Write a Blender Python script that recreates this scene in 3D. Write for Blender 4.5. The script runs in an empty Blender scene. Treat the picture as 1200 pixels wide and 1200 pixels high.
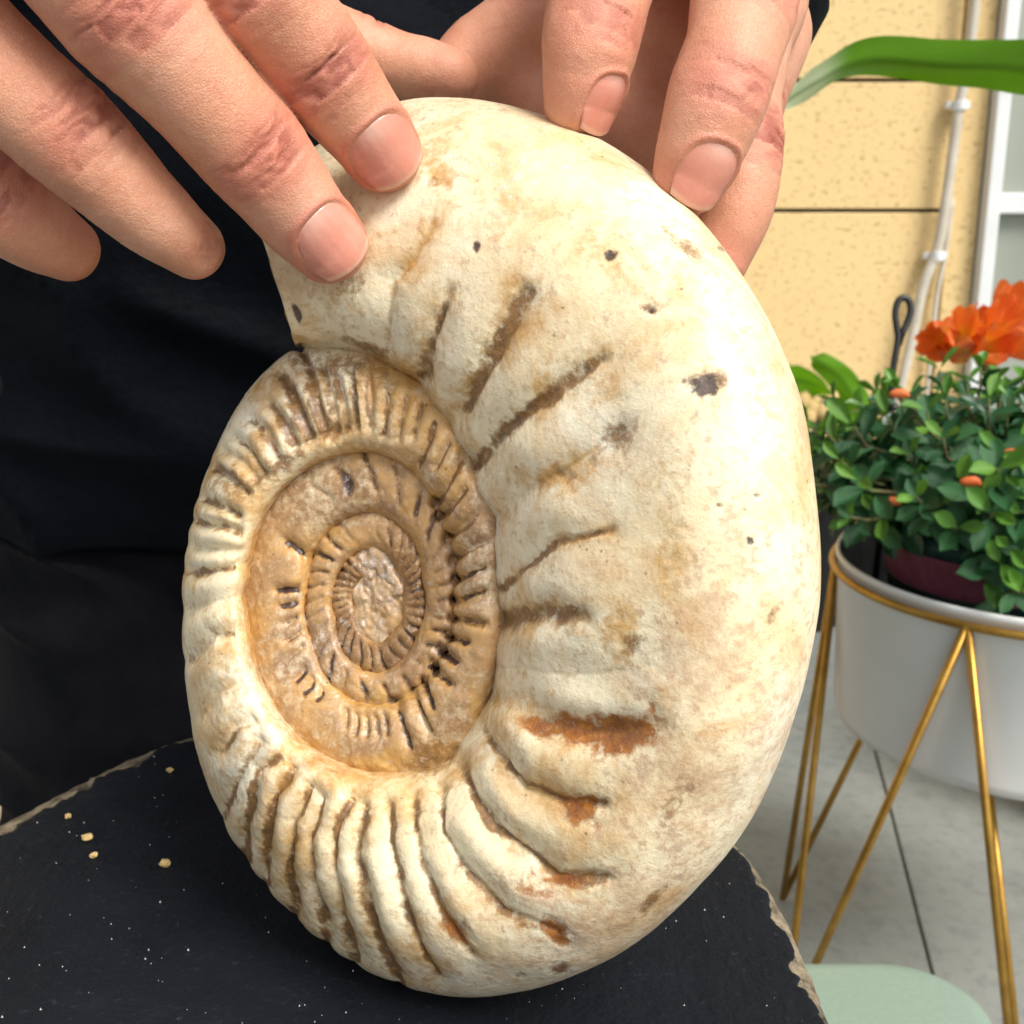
import bpy, bmesh, math, random
import numpy as np
from mathutils import Vector, Matrix
random.seed(7); rng = np.random.default_rng(7)
R = math.radians
scene = bpy.context.scene
C = scene.collection

# ------------------------------------------------------------------ camera, sky, sun, exposure
FPX, PITCH, CAMZ = 1400.0, R(15), 0.62          # focal length in 1200-px units
cam_d = bpy.data.cameras.new('camera'); cam = bpy.data.objects.new('camera', cam_d); C.objects.link(cam)
cam.location = (0, 0, CAMZ); cam.rotation_euler = (R(90) - PITCH, 0, 0)
cam_d.sensor_width = 36; cam_d.lens = 36 * FPX / 1200
cam_d.clip_start = 0.01; cam_d.clip_end = 200
cam_d.dof.use_dof = True; cam_d.dof.focus_distance = 0.268; cam_d.dof.aperture_fstop = 34
scene.camera = cam

world = bpy.data.worlds.new('World'); scene.world = world; world.use_nodes = True
SUN_EL, SUN_AZ = R(50), R(139)                   # azimuth clockwise from +Y: behind the camera, to the right
wn = world.node_tree.nodes; wl = world.node_tree.links
sky = wn.new('ShaderNodeTexSky'); sky.sky_type = 'NISHITA'; sky.sun_disc = False
sky.sun_elevation = SUN_EL; sky.sun_rotation = SUN_AZ; sky.dust_density = 3.0; sky.air_density = 1.0
hs = wn.new('ShaderNodeHueSaturation'); hs.inputs['Saturation'].default_value = 0.30
wl.new(sky.outputs[0], hs.inputs['Color']); wl.new(hs.outputs[0], wn['Background'].inputs[0])
wn['Background'].inputs[1].default_value = 0.080
sun_d = bpy.data.lights.new('sun', 'SUN'); sun = bpy.data.objects.new('sun', sun_d); C.objects.link(sun)
sun_d.energy = 1.5; sun_d.angle = R(24); sun_d.color = (1.0, 0.955, 0.88)
sd = Vector((math.sin(SUN_AZ) * math.cos(SUN_EL), math.cos(SUN_AZ) * math.cos(SUN_EL), math.sin(SUN_EL)))
sun.rotation_euler = (-sd).to_track_quat('-Z', 'Y').to_euler()
sun.location = (1.5, -2, 4)
scene.view_settings.view_transform = 'Standard'; scene.view_settings.look = 'None'
scene.view_settings.gamma = 1; scene.view_settings.use_curve_mapping = False
scene.view_settings.exposure = 1.25

# ------------------------------------------------------------------ helpers
CP, SP = math.cos(PITCH), math.sin(PITCH)
def cam2world(p):
    p = np.asarray(p, float); x, y, z = p[..., 0], p[..., 1], p[..., 2]
    return np.stack([x, z * CP - y * SP, CAMZ - z * SP - y * CP], -1)
def px2cam(px, py, d):
    px, py, d = np.broadcast_arrays(np.asarray(px, float), np.asarray(py, float), np.asarray(d, float))
    return np.stack([(px - 600) / FPX * d, (py - 600) / FPX * d, d], -1)
def at(px, py, d): return Vector(cam2world(px2cam(px, py, d)).tolist())
def on_z(px, py, z):           # point of the horizontal plane z seen in that direction
    dr = cam2world(px2cam(px, py, 1.0)) - np.array([0, 0, CAMZ]); t = (z - CAMZ) / dr[2]
    return Vector((dr * t + np.array([0, 0, CAMZ])).tolist())
def on_y(px, py, y):
    dr = cam2world(px2cam(px, py, 1.0)) - np.array([0, 0, CAMZ]); t = y / dr[1]
    return Vector((dr * t + np.array([0, 0, CAMZ])).tolist())

def vnoise(p, scale, seed=0):
    p = np.asarray(p, float) * scale + 37.13 * (seed + 1)
    i = np.floor(p).astype(np.int64); f = p - i; f = f * f * (3 - 2 * f)
    def h(a, b, c):
        n = (a * 374761393 + b * 668265263 + c * 2147483647 + seed * 974711) & 0x7fffffff
        n = ((n ^ (n >> 13)) * 1274126177) & 0x7fffffff
        return ((n ^ (n >> 16)) & 0xffff) / 65535.0
    x, y, z = i[..., 0], i[..., 1], i[..., 2]; fx, fy, fz = f[..., 0], f[..., 1], f[..., 2]
    def lx(b, c): return h(x, b, c) * (1 - fx) + h(x + 1, b, c) * fx
    def ly(c): return lx(y, c) * (1 - fy) + lx(y + 1, c) * fy
    return (ly(z) * (1 - fz) + ly(z + 1) * fz) * 2 - 1
def sstep(a, b, x):
    t = np.clip((x - a) / (b - a), 0, 1); return t * t * (3 - 2 * t)

def mesh_from(name, verts, faces, smooth=True):
    me = bpy.data.meshes.new(name)
    if isinstance(verts, np.ndarray): verts = verts.tolist()
    if isinstance(faces, np.ndarray): faces = faces.tolist()
    me.from_pydata(verts, [], faces); me.update()
    if smooth: me.polygons.foreach_set('use_smooth', [True] * len(me.polygons))
    return me
def link(name, me, mat=None, parent=None):
    o = bpy.data.objects.new(name, me); C.objects.link(o)
    if mat and me is not None and not me.materials: me.materials.append(mat)
    if parent: o.parent = parent
    return o
def tag(o, label, cat, group=None):
    o['label'] = label; o['category'] = cat
    if group: o['group'] = group
    return o
def struct(o, kind='structure'): o['kind'] = kind; return o
def empty(name, loc): o = bpy.data.objects.new(name, None); C.objects.link(o); o.location = loc; o.empty_display_size = .02; return o
def keep(o, parent):           # parent without moving (parents are never rotated)
    o.parent = parent; o.location = Vector(o.location) - Vector(parent.location); return o

def tube(pts, rad, n=10, caps=True):
    pts = [Vector(p) for p in pts]; m = len(pts)
    rads = rad if isinstance(rad, (list, tuple)) else [rad] * m
    V, F = [], []; up = None
    for i, p in enumerate(pts):
        t = (pts[min(i + 1, m - 1)] - pts[max(i - 1, 0)]).normalized()
        if up is None: up = Vector((0, 0, 1)) if abs(t.z) < .9 else Vector((1, 0, 0))
        u = (up - t * up.dot(t)).normalized(); w = t.cross(u); up = u
        for k in range(n):
            a = 2 * math.pi * k / n; V.append(p + (u * math.cos(a) + w * math.sin(a)) * rads[i])
    for i in range(m - 1):
        for k in range(n):
            F.append((i * n + k, i * n + (k + 1) % n, (i + 1) * n + (k + 1) % n, (i + 1) * n + k))
    if caps:
        F.append(tuple(range(n - 1, -1, -1))); F.append(tuple((m - 1) * n + k for k in range(n)))
    return [tuple(v) for v in V], F
def lathe(prof, n=64, center=(0, 0, 0), caps=(1, 1)):
    V, F = [], []
    for (r, z) in prof:
        for k in range(n):
            a = 2 * math.pi * k / n; V.append((center[0] + r * math.cos(a), center[1] + r * math.sin(a), center[2] + z))
    for i in range(len(prof) - 1):
        for k in range(n):
            F.append((i * n + k, i * n + (k + 1) % n, (i + 1) * n + (k + 1) % n, (i + 1) * n + k))
    if caps[0]: F.append(tuple(range(n - 1, -1, -1)))
    if caps[1]: F.append(tuple((len(prof) - 1) * n + k for k in range(n)))
    return V, F
def merge(parts):
    V, F = [], []
    for v, f in parts:
        b = len(V); V += [tuple(x) for x in v]; F += [tuple(i + b for i in q) for q in f]
    return V, F
def box_mesh(name, x0, x1, y0, y1, z0, z1, bev=.002, seg=2):
    bm = bmesh.new(); bmesh.ops.create_cube(bm, size=1)
    for v in bm.verts: v.co = ((x0 + x1) / 2 + v.co.x * (x1 - x0), (y0 + y1) / 2 + v.co.y * (y1 - y0), (z0 + z1) / 2 + v.co.z * (z1 - z0))
    if bev: bmesh.ops.bevel(bm, geom=list(bm.edges), offset=bev, segments=seg, profile=.6, affect='EDGES')
    me = bpy.data.meshes.new(name); bm.to_mesh(me); bm.free(); return me
def crom(P, sub=8):            # Catmull-Rom through rows of P
    P = np.asarray(P, float); Q = np.vstack([2 * P[0] - P[1], P, 2 * P[-1] - P[-2]]); out = []
    for i in range(1, len(Q) - 2):
        a, b, c, d = Q[i - 1], Q[i], Q[i + 1], Q[i + 2]
        for k in range(sub):
            t = k / sub
            out.append(.5 * (2 * b + (c - a) * t + (2 * a - 5 * b + 4 * c - d) * t * t + (3 * b - a - 3 * c + d) * t ** 3))
    out.append(P[-1]); return np.array(out)

# ---- node material helper
class M:
    def __init__(s, name, rough=.6, color=(.5, .5, .5), **kw):
        s.m = bpy.data.materials.new(name); s.m.use_nodes = True; s.t = s.m.node_tree; s.n = s.t.nodes
        s.b = s.n['Principled BSDF']; s.b.inputs['Roughness'].default_value = rough
        s.b.inputs['Base Color'].default_value = (*color, 1)
        for k, v in kw.items(): s.b.inputs[k.replace('_', ' ')].default_value = v
        s.tc = s.n.new('ShaderNodeTexCoord')
    def node(s, ty, **kw):
        o = s.n.new(ty)
        for k, v in kw.items():
            if k in o.inputs.keys(): o.inputs[k].default_value = v
            else: setattr(o, k, v)
        return o
    def l(s, a, b): s.t.links.new(a, b)
    def noise(s, scale, detail=4, rough=.6, vec=None, distort=0, mapscale=None):
        o = s.node('ShaderNodeTexNoise'); o.inputs['Scale'].default_value = scale; o.inputs['Detail'].default_value = detail
        o.inputs['Roughness'].default_value = rough; o.inputs['Distortion'].default_value = distort
        v = vec or s.tc.outputs['Object']
        if mapscale:
            mp = s.node('ShaderNodeMapping'); mp.inputs['Scale'].default_value = mapscale; s.l(v, mp.inputs[0]); v = mp.outputs[0]
        s.l(v, o.inputs['Vector']); return o.outputs['Fac']
    def ramp(s, fac, stops):
        o = s.node('ShaderNodeValToRGB'); e = o.color_ramp.elements
        while len(e) < len(stops): e.new(.5)
        for i, (p, c) in enumerate(stops):
            e[i].position = p; e[i].color = (*c, 1) if not isinstance(c, (int, float)) else (c, c, c, 1)
        s.l(fac, o.inputs[0]); return o.outputs[0]
    def mix(s, fac, a, b, mode='MIX'):
        o = s.node('ShaderNodeMix', data_type='RGBA', blend_type=mode)
        for v, i in ((fac, 0), (a, 6), (b, 7)):
            if isinstance(v, (int, float)): o.inputs[i].default_value = v
            elif isinstance(v, tuple): o.inputs[i].default_value = (*v, 1)
            else: s.l(v, o.inputs[i])
        return o.outputs[2]
    def math(s, op, a, b=0.0, clamp=False):
        o = s.node('ShaderNodeMath', operation=op, use_clamp=clamp)
        for v, i in ((a, 0), (b, 1)):
            if isinstance(v, (int, float)): o.inputs[i].default_value = v
            else: s.l(v, o.inputs[i])
        return o.outputs[0]
    def attr(s, name):
        o = s.node('ShaderNodeAttribute', attribute_name=name); sp = s.node('ShaderNodeSeparateColor'); s.l(o.outputs['Color'], sp.inputs[0])
        return sp.outputs, o.outputs['Alpha']
    def color(s, c): s.l(c, s.b.inputs['Base Color']); return s
    def rough(s, c): s.l(c, s.b.inputs['Roughness']); return s
    def bump(s, h, dist=.001, strength=1.0, prev=None):
        o = s.node('ShaderNodeBump'); o.inputs['Distance'].default_value = dist; o.inputs['Strength'].default_value = strength
        s.l(h, o.inputs['Height'])
        if prev: s.l(prev, o.inputs['Normal'])
        s.l(o.outputs[0], s.b.inputs['Normal']); return o.outputs[0]

# ------------------------------------------------------------------ materials
def mat_shell():
    m = M('fossil_shell', .42, Specular_IOR_Level=.45); m.b.inputs['Coat Weight'].default_value = .25; m.b.inputs['Coat Roughness'].default_value = .22
    ch, al = m.attr('stain'); ch2, al2 = m.attr('tone')
    n1 = m.noise(22, 5, .6); n2 = m.noise(150, 6, .7); n3 = m.noise(800, 3, .7); n4 = m.noise(60, 7, .68, distort=.5); n5 = m.noise(480, 5, .7)
    cn = lambda n, a=.36, b=.64: m.ramp(n, [(a, 0), (b, 1)])
    gr = m.math('SUBTRACT', m.math('ADD', m.math('MULTIPLY', cn(n5), .55), m.math('MULTIPLY', cn(n2), .45)), .5)      # grain, -.5 to .5
    gc = m.math('SUBTRACT', m.math('ADD', m.math('MULTIPLY', cn(n4), .6), m.math('MULTIPLY', cn(n5), .4)), .5)
    base = m.ramp(n1, [(.3, (.80, .63, .36)), (.5, (.85, .745, .51)), (.7, (.88, .82, .66))])
    base = m.mix(m.ramp(n4, [(.45, 0), (.66, .70)]), base, (.61, .35, .12))
    base = m.mix(m.math('MULTIPLY', m.ramp(n5, [(.52, 0), (.66, 1)]), .30), base, (.60, .40, .20))
    def brk(v, lo, hi, amt, nz): return m.ramp(m.math('ADD', v, m.math('MULTIPLY', nz, amt)), [(lo, 0), (hi, 1)])
    base = m.mix(m.math('MULTIPLY', brk(ch2[1], .45, .95, 1.3, gr), .50), base, m.mix(n3, (.48, .27, .15), (.66, .46, .30)))
    base = m.mix(m.math('MULTIPLY', brk(ch2[0], .10, .90, .9, gr), .90), base, m.mix(cn(n4), (.25, .115, .042), (.54, .31, .125)))
    base = m.mix(m.math('MULTIPLY', brk(ch[1], .22, .85, .9, gc), .82), base, m.mix(cn(n2), (.42, .19, .030), (.66, .41, .13)))
    base = m.mix(m.math('MULTIPLY', brk(ch[0], .28, .80, .85, gr), .92), base, m.mix(cn(n5), (.085, .035, .012), (.30, .15, .045)))
    base = m.mix(m.math('MULTIPLY', brk(ch[2], .25, .75, .8, gr), .95), base, m.mix(cn(n5), (.17, .04, .005), (.42, .15, .018)))
    base = m.mix(m.math('MULTIPLY', brk(al, .35, .75, .7, gr), .95), base, m.mix(cn(n5), (.018, .010, .009), (.09, .05, .038)))
    base = m.mix(m.math('MULTIPLY', brk(ch2[2], .3, .9, 1.1, gr), .85), base, m.mix(cn(n5), (.34, .24, .16), (.84, .79, .70)))
    vo = m.node('ShaderNodeTexVoronoi'); vo.inputs['Scale'].default_value = 300; m.l(m.tc.outputs['Object'], vo.inputs['Vector'])
    pit = m.math('MULTIPLY', m.ramp(vo.outputs['Distance'], [(.05, 1), (.15, 0)]), m.ramp(n4, [(.52, 0), (.60, 1)]))
    base = m.mix(m.math('MULTIPLY', pit, .75), base, (.12, .06, .03))
    m.color(base)
    m.rough(m.ramp(n2, [(.3, .30), (.7, .58)]))
    b = m.bump(n3, .0006, .30); b = m.bump(n5, .0009, .22, b); m.bump(n2, .0014, .16, b)
    return m.m
def mat_skin():
    m = M('skin', .46, Specular_IOR_Level=.45)
    m.b.inputs['Subsurface Weight'].default_value = .2; m.b.inputs['Subsurface Radius'].default_value = (1, .35, .18); m.b.inputs['Subsurface Scale'].default_value = .003
    ch, al = m.attr('skin_tone')
    n1 = m.noise(45, 4, .6); n2 = m.noise(260, 5, .7); n3 = m.noise(1300, 4, .75); n4 = m.noise(110, 4, .6)
    base = m.ramp(n1, [(.32, (.57, .245, .14)), (.5, (.65, .305, .185)), (.7, (.70, .37, .245))])
    base = m.mix(m.math('MULTIPLY', m.ramp(n2, [(.45, 0), (.7, 1)]), .30), base, (.54, .21, .125))
    base = m.mix(m.math('MULTIPLY', m.ramp(n3, [(.5, 0), (.68, 1)]), .32), base, (.76, .50, .37))
    red = m.ramp(m.math('ADD', ch[0], m.math('MULTIPLY', m.math('SUBTRACT', n4, .5), 1.0)), [(.15, 0), (.95, 1)])
    base = m.mix(m.math('MULTIPLY', red, .70), base, (.56, .165, .115))
    base = m.mix(m.math('MULTIPLY', ch[1], .80), base, (.30, .075, .05))
    base = m.mix(m.math('MULTIPLY', m.ramp(m.math('ADD', ch[2], m.math('MULTIPLY', m.math('SUBTRACT', n2, .5), .9)), [(.3, 0), (.8, 1)]), .75), base, (.13, .06, .035))  # painted fingertip shade: browner skin colour, edge broken by noise
    m.color(base)
    m.rough(m.ramp(n2, [(.3, .38), (.7, .56)]))
    vo = m.node('ShaderNodeTexVoronoi', feature='DISTANCE_TO_EDGE'); vo.inputs['Scale'].default_value = 1500
    dv = m.noise(700, 2); mp = m.node('ShaderNodeVectorMath', operation='ADD'); sc = m.node('ShaderNodeVectorMath', operation='SCALE')
    cb = m.node('ShaderNodeCombineXYZ'); m.l(dv, cb.inputs[0]); m.l(dv, cb.inputs[2]); m.l(cb.outputs[0], sc.inputs[0]); sc.inputs['Scale'].default_value = .0012
    m.l(m.tc.outputs['Object'], mp.inputs[0]); m.l(sc.outputs[0], mp.inputs[1]); m.l(mp.outputs[0], vo.inputs['Vector'])
    b = m.bump(m.ramp(vo.outputs['Distance'], [(0, 0), (.25, 1)]), .00014, .42); b = m.bump(n3, .00028, .5, b); m.bump(n2, .0005, .35, b)
    return m.m
def mat_nail():
    m = M('nail', .24, Specular_IOR_Level=.5); m.b.inputs['Subsurface Weight'].default_value = .2; m.b.inputs['Subsurface Radius'].default_value = (1, .4, .25); m.b.inputs['Subsurface Scale'].default_value = .002
    ch, al = m.attr('nail_tone')
    n = m.noise(300, 4); base = m.mix(n, (.60, .215, .15), (.69, .31, .23))
    base = m.mix(m.math('MULTIPLY', ch[0], .5), base, (.80, .58, .48))
    base = m.mix(m.math('MULTIPLY', ch[1], .45), base, (.74, .52, .38))
    m.color(base); m.bump(m.noise(900, 2), .0002, .4); return m.m
def mat_fabric(name, c1, c2, rough=.75, sheen=.15):
    m = M(name, rough, Specular_IOR_Level=.07); m.b.inputs['Sheen Weight'].default_value = sheen; m.b.inputs['Sheen Roughness'].default_value = .5
    n = m.noise(14, 5, .65); nf = m.noise(900, 2, .6); m.color(m.mix(m.ramp(n, [(.35, 0), (.7, 1)]), c1, c2))
    w = m.node('ShaderNodeTexWave'); w.inputs['Scale'].default_value = 520; w.inputs['Distortion'].default_value = 1.2; m.l(m.tc.outputs['Object'], w.inputs['Vector'])
    b = m.bump(w.outputs['Fac'], .0003, .4); b = m.bump(nf, .0006, .4, b); m.bump(n, .012, .35, b); return m.m
def mat_slate():
    m = M('slate_top', .62, Specular_IOR_Level=.22)
    n1 = m.noise(18, 6, .65); n2 = m.noise(420, 3, .7); n3 = m.noise(120, 4, .6, mapscale=(1, .16, 1))
    ch, al = m.attr('rim')
    base = m.mix(n1, (.0028, .0042, .0068), (.0075, .0105, .0155))
    base = m.mix(m.ramp(n2, [(.62, 0), (.78, .35)]), base, (.06, .07, .085))
    base = m.mix(m.ramp(n1, [(.60, 0), (.75, .25)]), base, (.05, .045, .042))
    n4 = m.noise(70, 5, .7)
    tan = m.mix(m.ramp(m.noise(130, 5, .7), [(.36, 0), (.60, 1)]), (.05, .040, .027), (.30, .245, .165))
    f = m.ramp(m.math('ADD', m.math('SUBTRACT', m.math('MULTIPLY', ch[0], 1.6), .6), m.math('MULTIPLY', m.math('SUBTRACT', n4, .5), 2.6)), [(.30, 0), (.50, 1)])
    m.color(m.mix(f, base, tan))
    m.rough(m.ramp(n1, [(.3, .5), (.7, .75)]))
    b = m.bump(n2, .0008, .5); b = m.bump(n3, .0010, .6, b); m.bump(n4, .003, .25, b); return m.m
def mat_wall():
    m = M('yellow_wall', .85, Specular_IOR_Level=.2)
    n1 = m.noise(5, 4); n2 = m.noise(85, 5, .65, mapscale=(1, 1, 1.6), distort=.4); n3 = m.noise(220, 3)
    base = m.mix(n1, (.70, .49, .215), (.76, .56, .27)); base = m.mix(m.math('MULTIPLY', n3, .35), base, (.82, .64, .36))
    pit = m.ramp(n2, [(.35, 1), (.43, 0)]); base = m.mix(m.math('MULTIPLY', pit, .55), base, (.33, .19, .06))
    m.color(base); b = m.bump(n3, .002, .4); m.bump(pit, .004, .0 + .4, b); return m.m
def mat_floor():
    m = M('floor_tile', .55, Specular_IOR_Level=.35)
    oi = m.node('ShaderNodeObjectInfo'); n1 = m.noise(6, 6, .7, distort=.5); n2 = m.noise(60, 5, .7); n3 = m.noise(18, 5, .7, distort=1.2)
    base = m.mix(n1, (.16, .178, .172), (.28, .30, .285)); base = m.mix(m.ramp(n3, [(.55, 0), (.72, .28)]), base, (.36, .35, .31))
    base = m.mix(m.ramp(n2, [(.48, 0), (.66, .6)]), base, (.12, .135, .135))
    base = m.mix(m.math('MULTIPLY', oi.outputs['Random'], .18), base, (.30, .29, .26))
    m.color(base); m.bump(n2, .003, .3); return m.m
def mat_leaf(name, a, b, tip=None, trans=.25, rough=.32):
    m = M(name, rough, Specular_IOR_Level=.5); oi = m.node('ShaderNodeObjectInfo'); n = m.noise(60, 3)
    f = m.math('ADD', m.math('MULTIPLY', oi.outputs['Random'], .65), m.math('MULTIPLY', n, .35)); c = m.mix(f, a, b)
    if tip:
        ch, al = m.attr('leaf_tone'); c = m.mix(ch[0], c, tip); c = m.mix(m.math('MULTIPLY', ch[1], .6), c, tuple(x * .45 for x in a))
    m.color(c); m.bump(m.noise(420, 2), .0006, .4)
    tr = m.node('ShaderNodeBsdfTranslucent'); mx = m.node('ShaderNodeMixShader'); mx.inputs[0].default_value = trans
    g = m.mix(1.0, c, (1.0, 1.0, .35), 'MULTIPLY'); m.l(g, tr.inputs[0]); m.l(m.b.outputs[0], mx.inputs[1]); m.l(tr.outputs[0], mx.inputs[2])
    m.l(mx.outputs[0], m.n['Material Output'].inputs[0]); return m.m
def mat_plain(name, c, rough=.5, c2=None, scale=40, bump=.0, metal=0, spec=.5, coat=0):
    m = M(name, rough, c, Metallic=metal, Specular_IOR_Level=spec); m.b.inputs['Coat Weight'].default_value = coat
    n = m.noise(scale, 5, .65); m.color(m.mix(m.ramp(n, [(.35, 0), (.65, 1)]), c, c2 or tuple(x * .82 for x in c)))
    if bump: m.bump(n, bump, .5)
    return m.m

MS, MSK, MN = mat_shell(), mat_skin(), mat_nail()
M_JACKET = mat_fabric('jacket_cloth', (.0008, .0015, .0030), (.0022, .0038, .0066), .6, .0)
M_TROUSER = mat_fabric('trouser_cloth', (.0022, .0027, .0042), (.0105, .0102, .0135), .75, .02)
M_SLATE, M_WALL, M_FLOOR = mat_slate(), mat_wall(), mat_floor()
M_GROUT = mat_plain('grout', (.13, .135, .13), .9, scale=80)
M_JOINT = mat_plain('joint_grey', (.06, .062, .06), .9)
M_FRAME = mat_plain('white_frame', (.74, .75, .74), .4, (.66, .68, .68), 12)
M_PIPE = mat_plain('conduit', (.60, .55, .46), .5, (.48, .43, .34), 20)
M_CERAMIC = mat_plain('white_ceramic', (.78, .79, .78), .3, (.73, .74, .73), 9, spec=.5, coat=.2)
M_POTIN = mat_plain('pot_inside', (.20, .215, .21), .8, (.13, .14, .14), 40, .002)
M_GOLD = mat_plain('gold_wire', (.50, .29, .055), .34, (.36, .19, .035), 60, metal=.75)
M_BLACK = mat_plain('black_plastic', (.010, .010, .011), .42)
M_GREENPOT = mat_plain('green_pot', (.012, .060, .048), .45)
M_BAND = mat_plain('pink_band', (.30, .075, .115), .6, (.20, .05, .08), 160)
M_SOIL = mat_plain('soil', (.025, .017, .011), .95, (.06, .04, .025), 160, .01)
M_STOOL = mat_plain('pale_green_plastic', (.25, .33, .26), .5, (.22, .30, .24), 300, .0006)
M_LEAF = mat_leaf('small_leaf', (.012, .070, .026), (.050, .18, .055))
M_LEAFY = mat_leaf('young_leaf', (.075, .22, .028), (.16, .35, .045))
M_STRAP = mat_leaf('strap_leaf', (.095, .27, .006), (.14, .36, .010), tip=(.55, .68, .55), trans=.45, rough=.36)
M_STEM = mat_plain('stem', (.12, .16, .04), .7, (.10, .07, .035))
M_ORANGE = mat_leaf('orange_petal', (.86, .16, .03), (.90, .30, .10), tip=(.92, .55, .06), trans=.3, rough=.5)
M_CREAM = mat_plain('cream_board', (.74, .62, .46), .7, (.68, .55, .40), 30)
M_CRUMB = mat_plain('crumb_stone', (.62, .45, .20), .8, (.5, .34, .12), 300)
M_DUST = mat_plain('dust', (.55, .55, .52), .9)

# window glass: dull greenish grey glazing
def mat_glass():
    m = M('window_glass', .12, (.30, .335, .29), Specular_IOR_Level=.6); n = m.noise(2.2, 4, mapscale=(3, 3, .6))
    m.color(m.mix(n, (.23, .26, .215), (.38, .40, .345))); return m.m
M_GLASS = mat_glass()

# ------------------------------------------------------------------ the ground: tiles with open joints
fl = struct(link('floor', box_mesh('floor', -9, 9, -5, 12, -.10, -.006, 0), M_GROUT))
TA = R(-10.1); TS = .46; TV = .92; o0 = on_z(1040, 935, 0)
tile_me = box_mesh('tile', -TS / 2 + .0012, TS / 2 - .0012, -TV / 2 + .0012, TV / 2 - .0012, -.012, 0, .0012, 1); tile_me.materials.append(M_FLOOR)
for i in range(-10, 8):
    for j in range(-2, 4):
        u, v = (i + .5) * TS, (j + .06 + .5 * (i % 2)) * TV
        o = link('tile', tile_me, None, fl); o.location = (o0.x + u * math.cos(TA) + v * math.sin(TA) * -1, o0.y + u * math.sin(TA) + v * math.cos(TA), random.uniform(-.0006, .0006))
        o.rotation_euler.z = TA
rest = []
# ------------------------------------------------------------------ wall, conduit, window
WY = 2.2
zA, zB = on_y(1000, 94, WY).z, on_y(1000, 247, WY).z
xe = on_y(1110, 250, WY).x; xw = on_y(1152, 180, WY).x
wall = link('house_wall', box_mesh('house_wall', -3.2, 2.4, WY + .012, WY + .2, 0, 3.2, 0), M_JOINT)
tag(wall, 'yellow rough-faced house wall with dark horizontal joints behind the plants', 'wall')
zs = [0, .115, zB - .235 * 0, zA]
zs = [0.0, zB, zA] + [zA + .235 * k for k in range(1, 10)]
for k in range(len(zs) - 1):
    xs = [-3.2, -1.6, -.2, xe] if k % 2 else [-3.2, -2.2, -.75, xe]
    for a, b in zip(xs[:-1], xs[1:]):
        link('panel', box_mesh('panel', a + .002, b - .002, WY, WY + .0115, zs[k] + .0035, zs[k + 1] - .0035, .0015, 1), M_WALL, wall)
link('corner_strip', box_mesh('corner_strip', xe + .001, xw, WY - .006, WY + .0115, 0, 3.2, .002, 1), M_WALL, wall)
# window right of the strip
W = empty('window', (xw, WY, .4)); tag(W, 'white framed window with dull grey-green panes beside the conduit', 'window')
fx0 = xw + .003; fw = .024; zr = on_y(1170, 238, WY).z
def wb(n, *a, mat=M_FRAME, bev=.003): return keep(link(n, box_mesh(n, *a, bev, 2), mat), W)
wb('frame_post', fx0, fx0 + fw, WY - .035, WY + .011, .02, 2.6)
wb('frame_post', fx0 + .95, fx0 + .95 + fw, WY - .035, WY + .011, .02, 2.6)
wb('frame_rail', fx0 + fw + .0005, fx0 + .949, WY - .028, WY + .011, zr - .018, zr + .018)
wb('frame_rail', fx0 + fw + .0005, fx0 + .949, WY - .030, WY + .011, 2.55, 2.6)
wb('frame_rail', fx0 + fw + .0005, fx0 + .949, WY - .030, WY + .011, .02, .07)
wb('pane', fx0 + fw + .0005, fx0 + .949, WY - .004, WY + .006, zr + .0185, 2.549, mat=M_GLASS, bev=0)
wb('pane', fx0 + fw + .0005, fx0 + .949, WY - .004, WY + .006, .0705, zr - .0185, mat=M_GLASS, bev=0)
# conduit
pp = [(1150, -120), (1143, 0), (1131, 90), (1124, 125), (1110, 225), (1099, 290), (1082, 335), (1068, 400), (1050, 480), (1040, 560), (1030, 620)]
pts = [on_y(x, y, WY - .030) for x, y in pp]; pts = crom([tuple(p) for p in pts], 6)
cd = link('conduit_pipe', mesh_from('conduit_pipe', *tube(pts, .0095, 10)), M_PIPE); tag(cd, 'thin off-white conduit pipe bending down the yellow wall', 'pipe')
for (x, y) in ((1125, 123), (1098, 300)):
    p = on_y(x, y, WY - .030); V, F = tube([p + Vector((.001, 0, -.008)), p + Vector((-.001, 0, .008))], .0125, 12); b_ = box_mesh('c', p.x - .02, p.x + .02, WY - .026, WY - .0061, p.z - .006, p.z + .006, .001, 1)
    V2 = [tuple(v.co) for v in b_.vertices]; F2 = [tuple(f.vertices) for f in b_.polygons]
    link('clip', mesh_from('clip', *merge([(V, F), (V2, F2)]), smooth=False), M_FRAME, cd)
p2 = [on_y(x, y, WY - .016) for x, y in ((1116, 232), (1107, 300), (1098, 345), (1090, 420), (1080, 520))]
wr = link('cable', mesh_from('cable', *tube(crom([tuple(p) for p in p2], 5), .0050, 8)), M_PIPE); tag(wr, 'thin beige cable running beside the conduit on the wall', 'cable')

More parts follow.
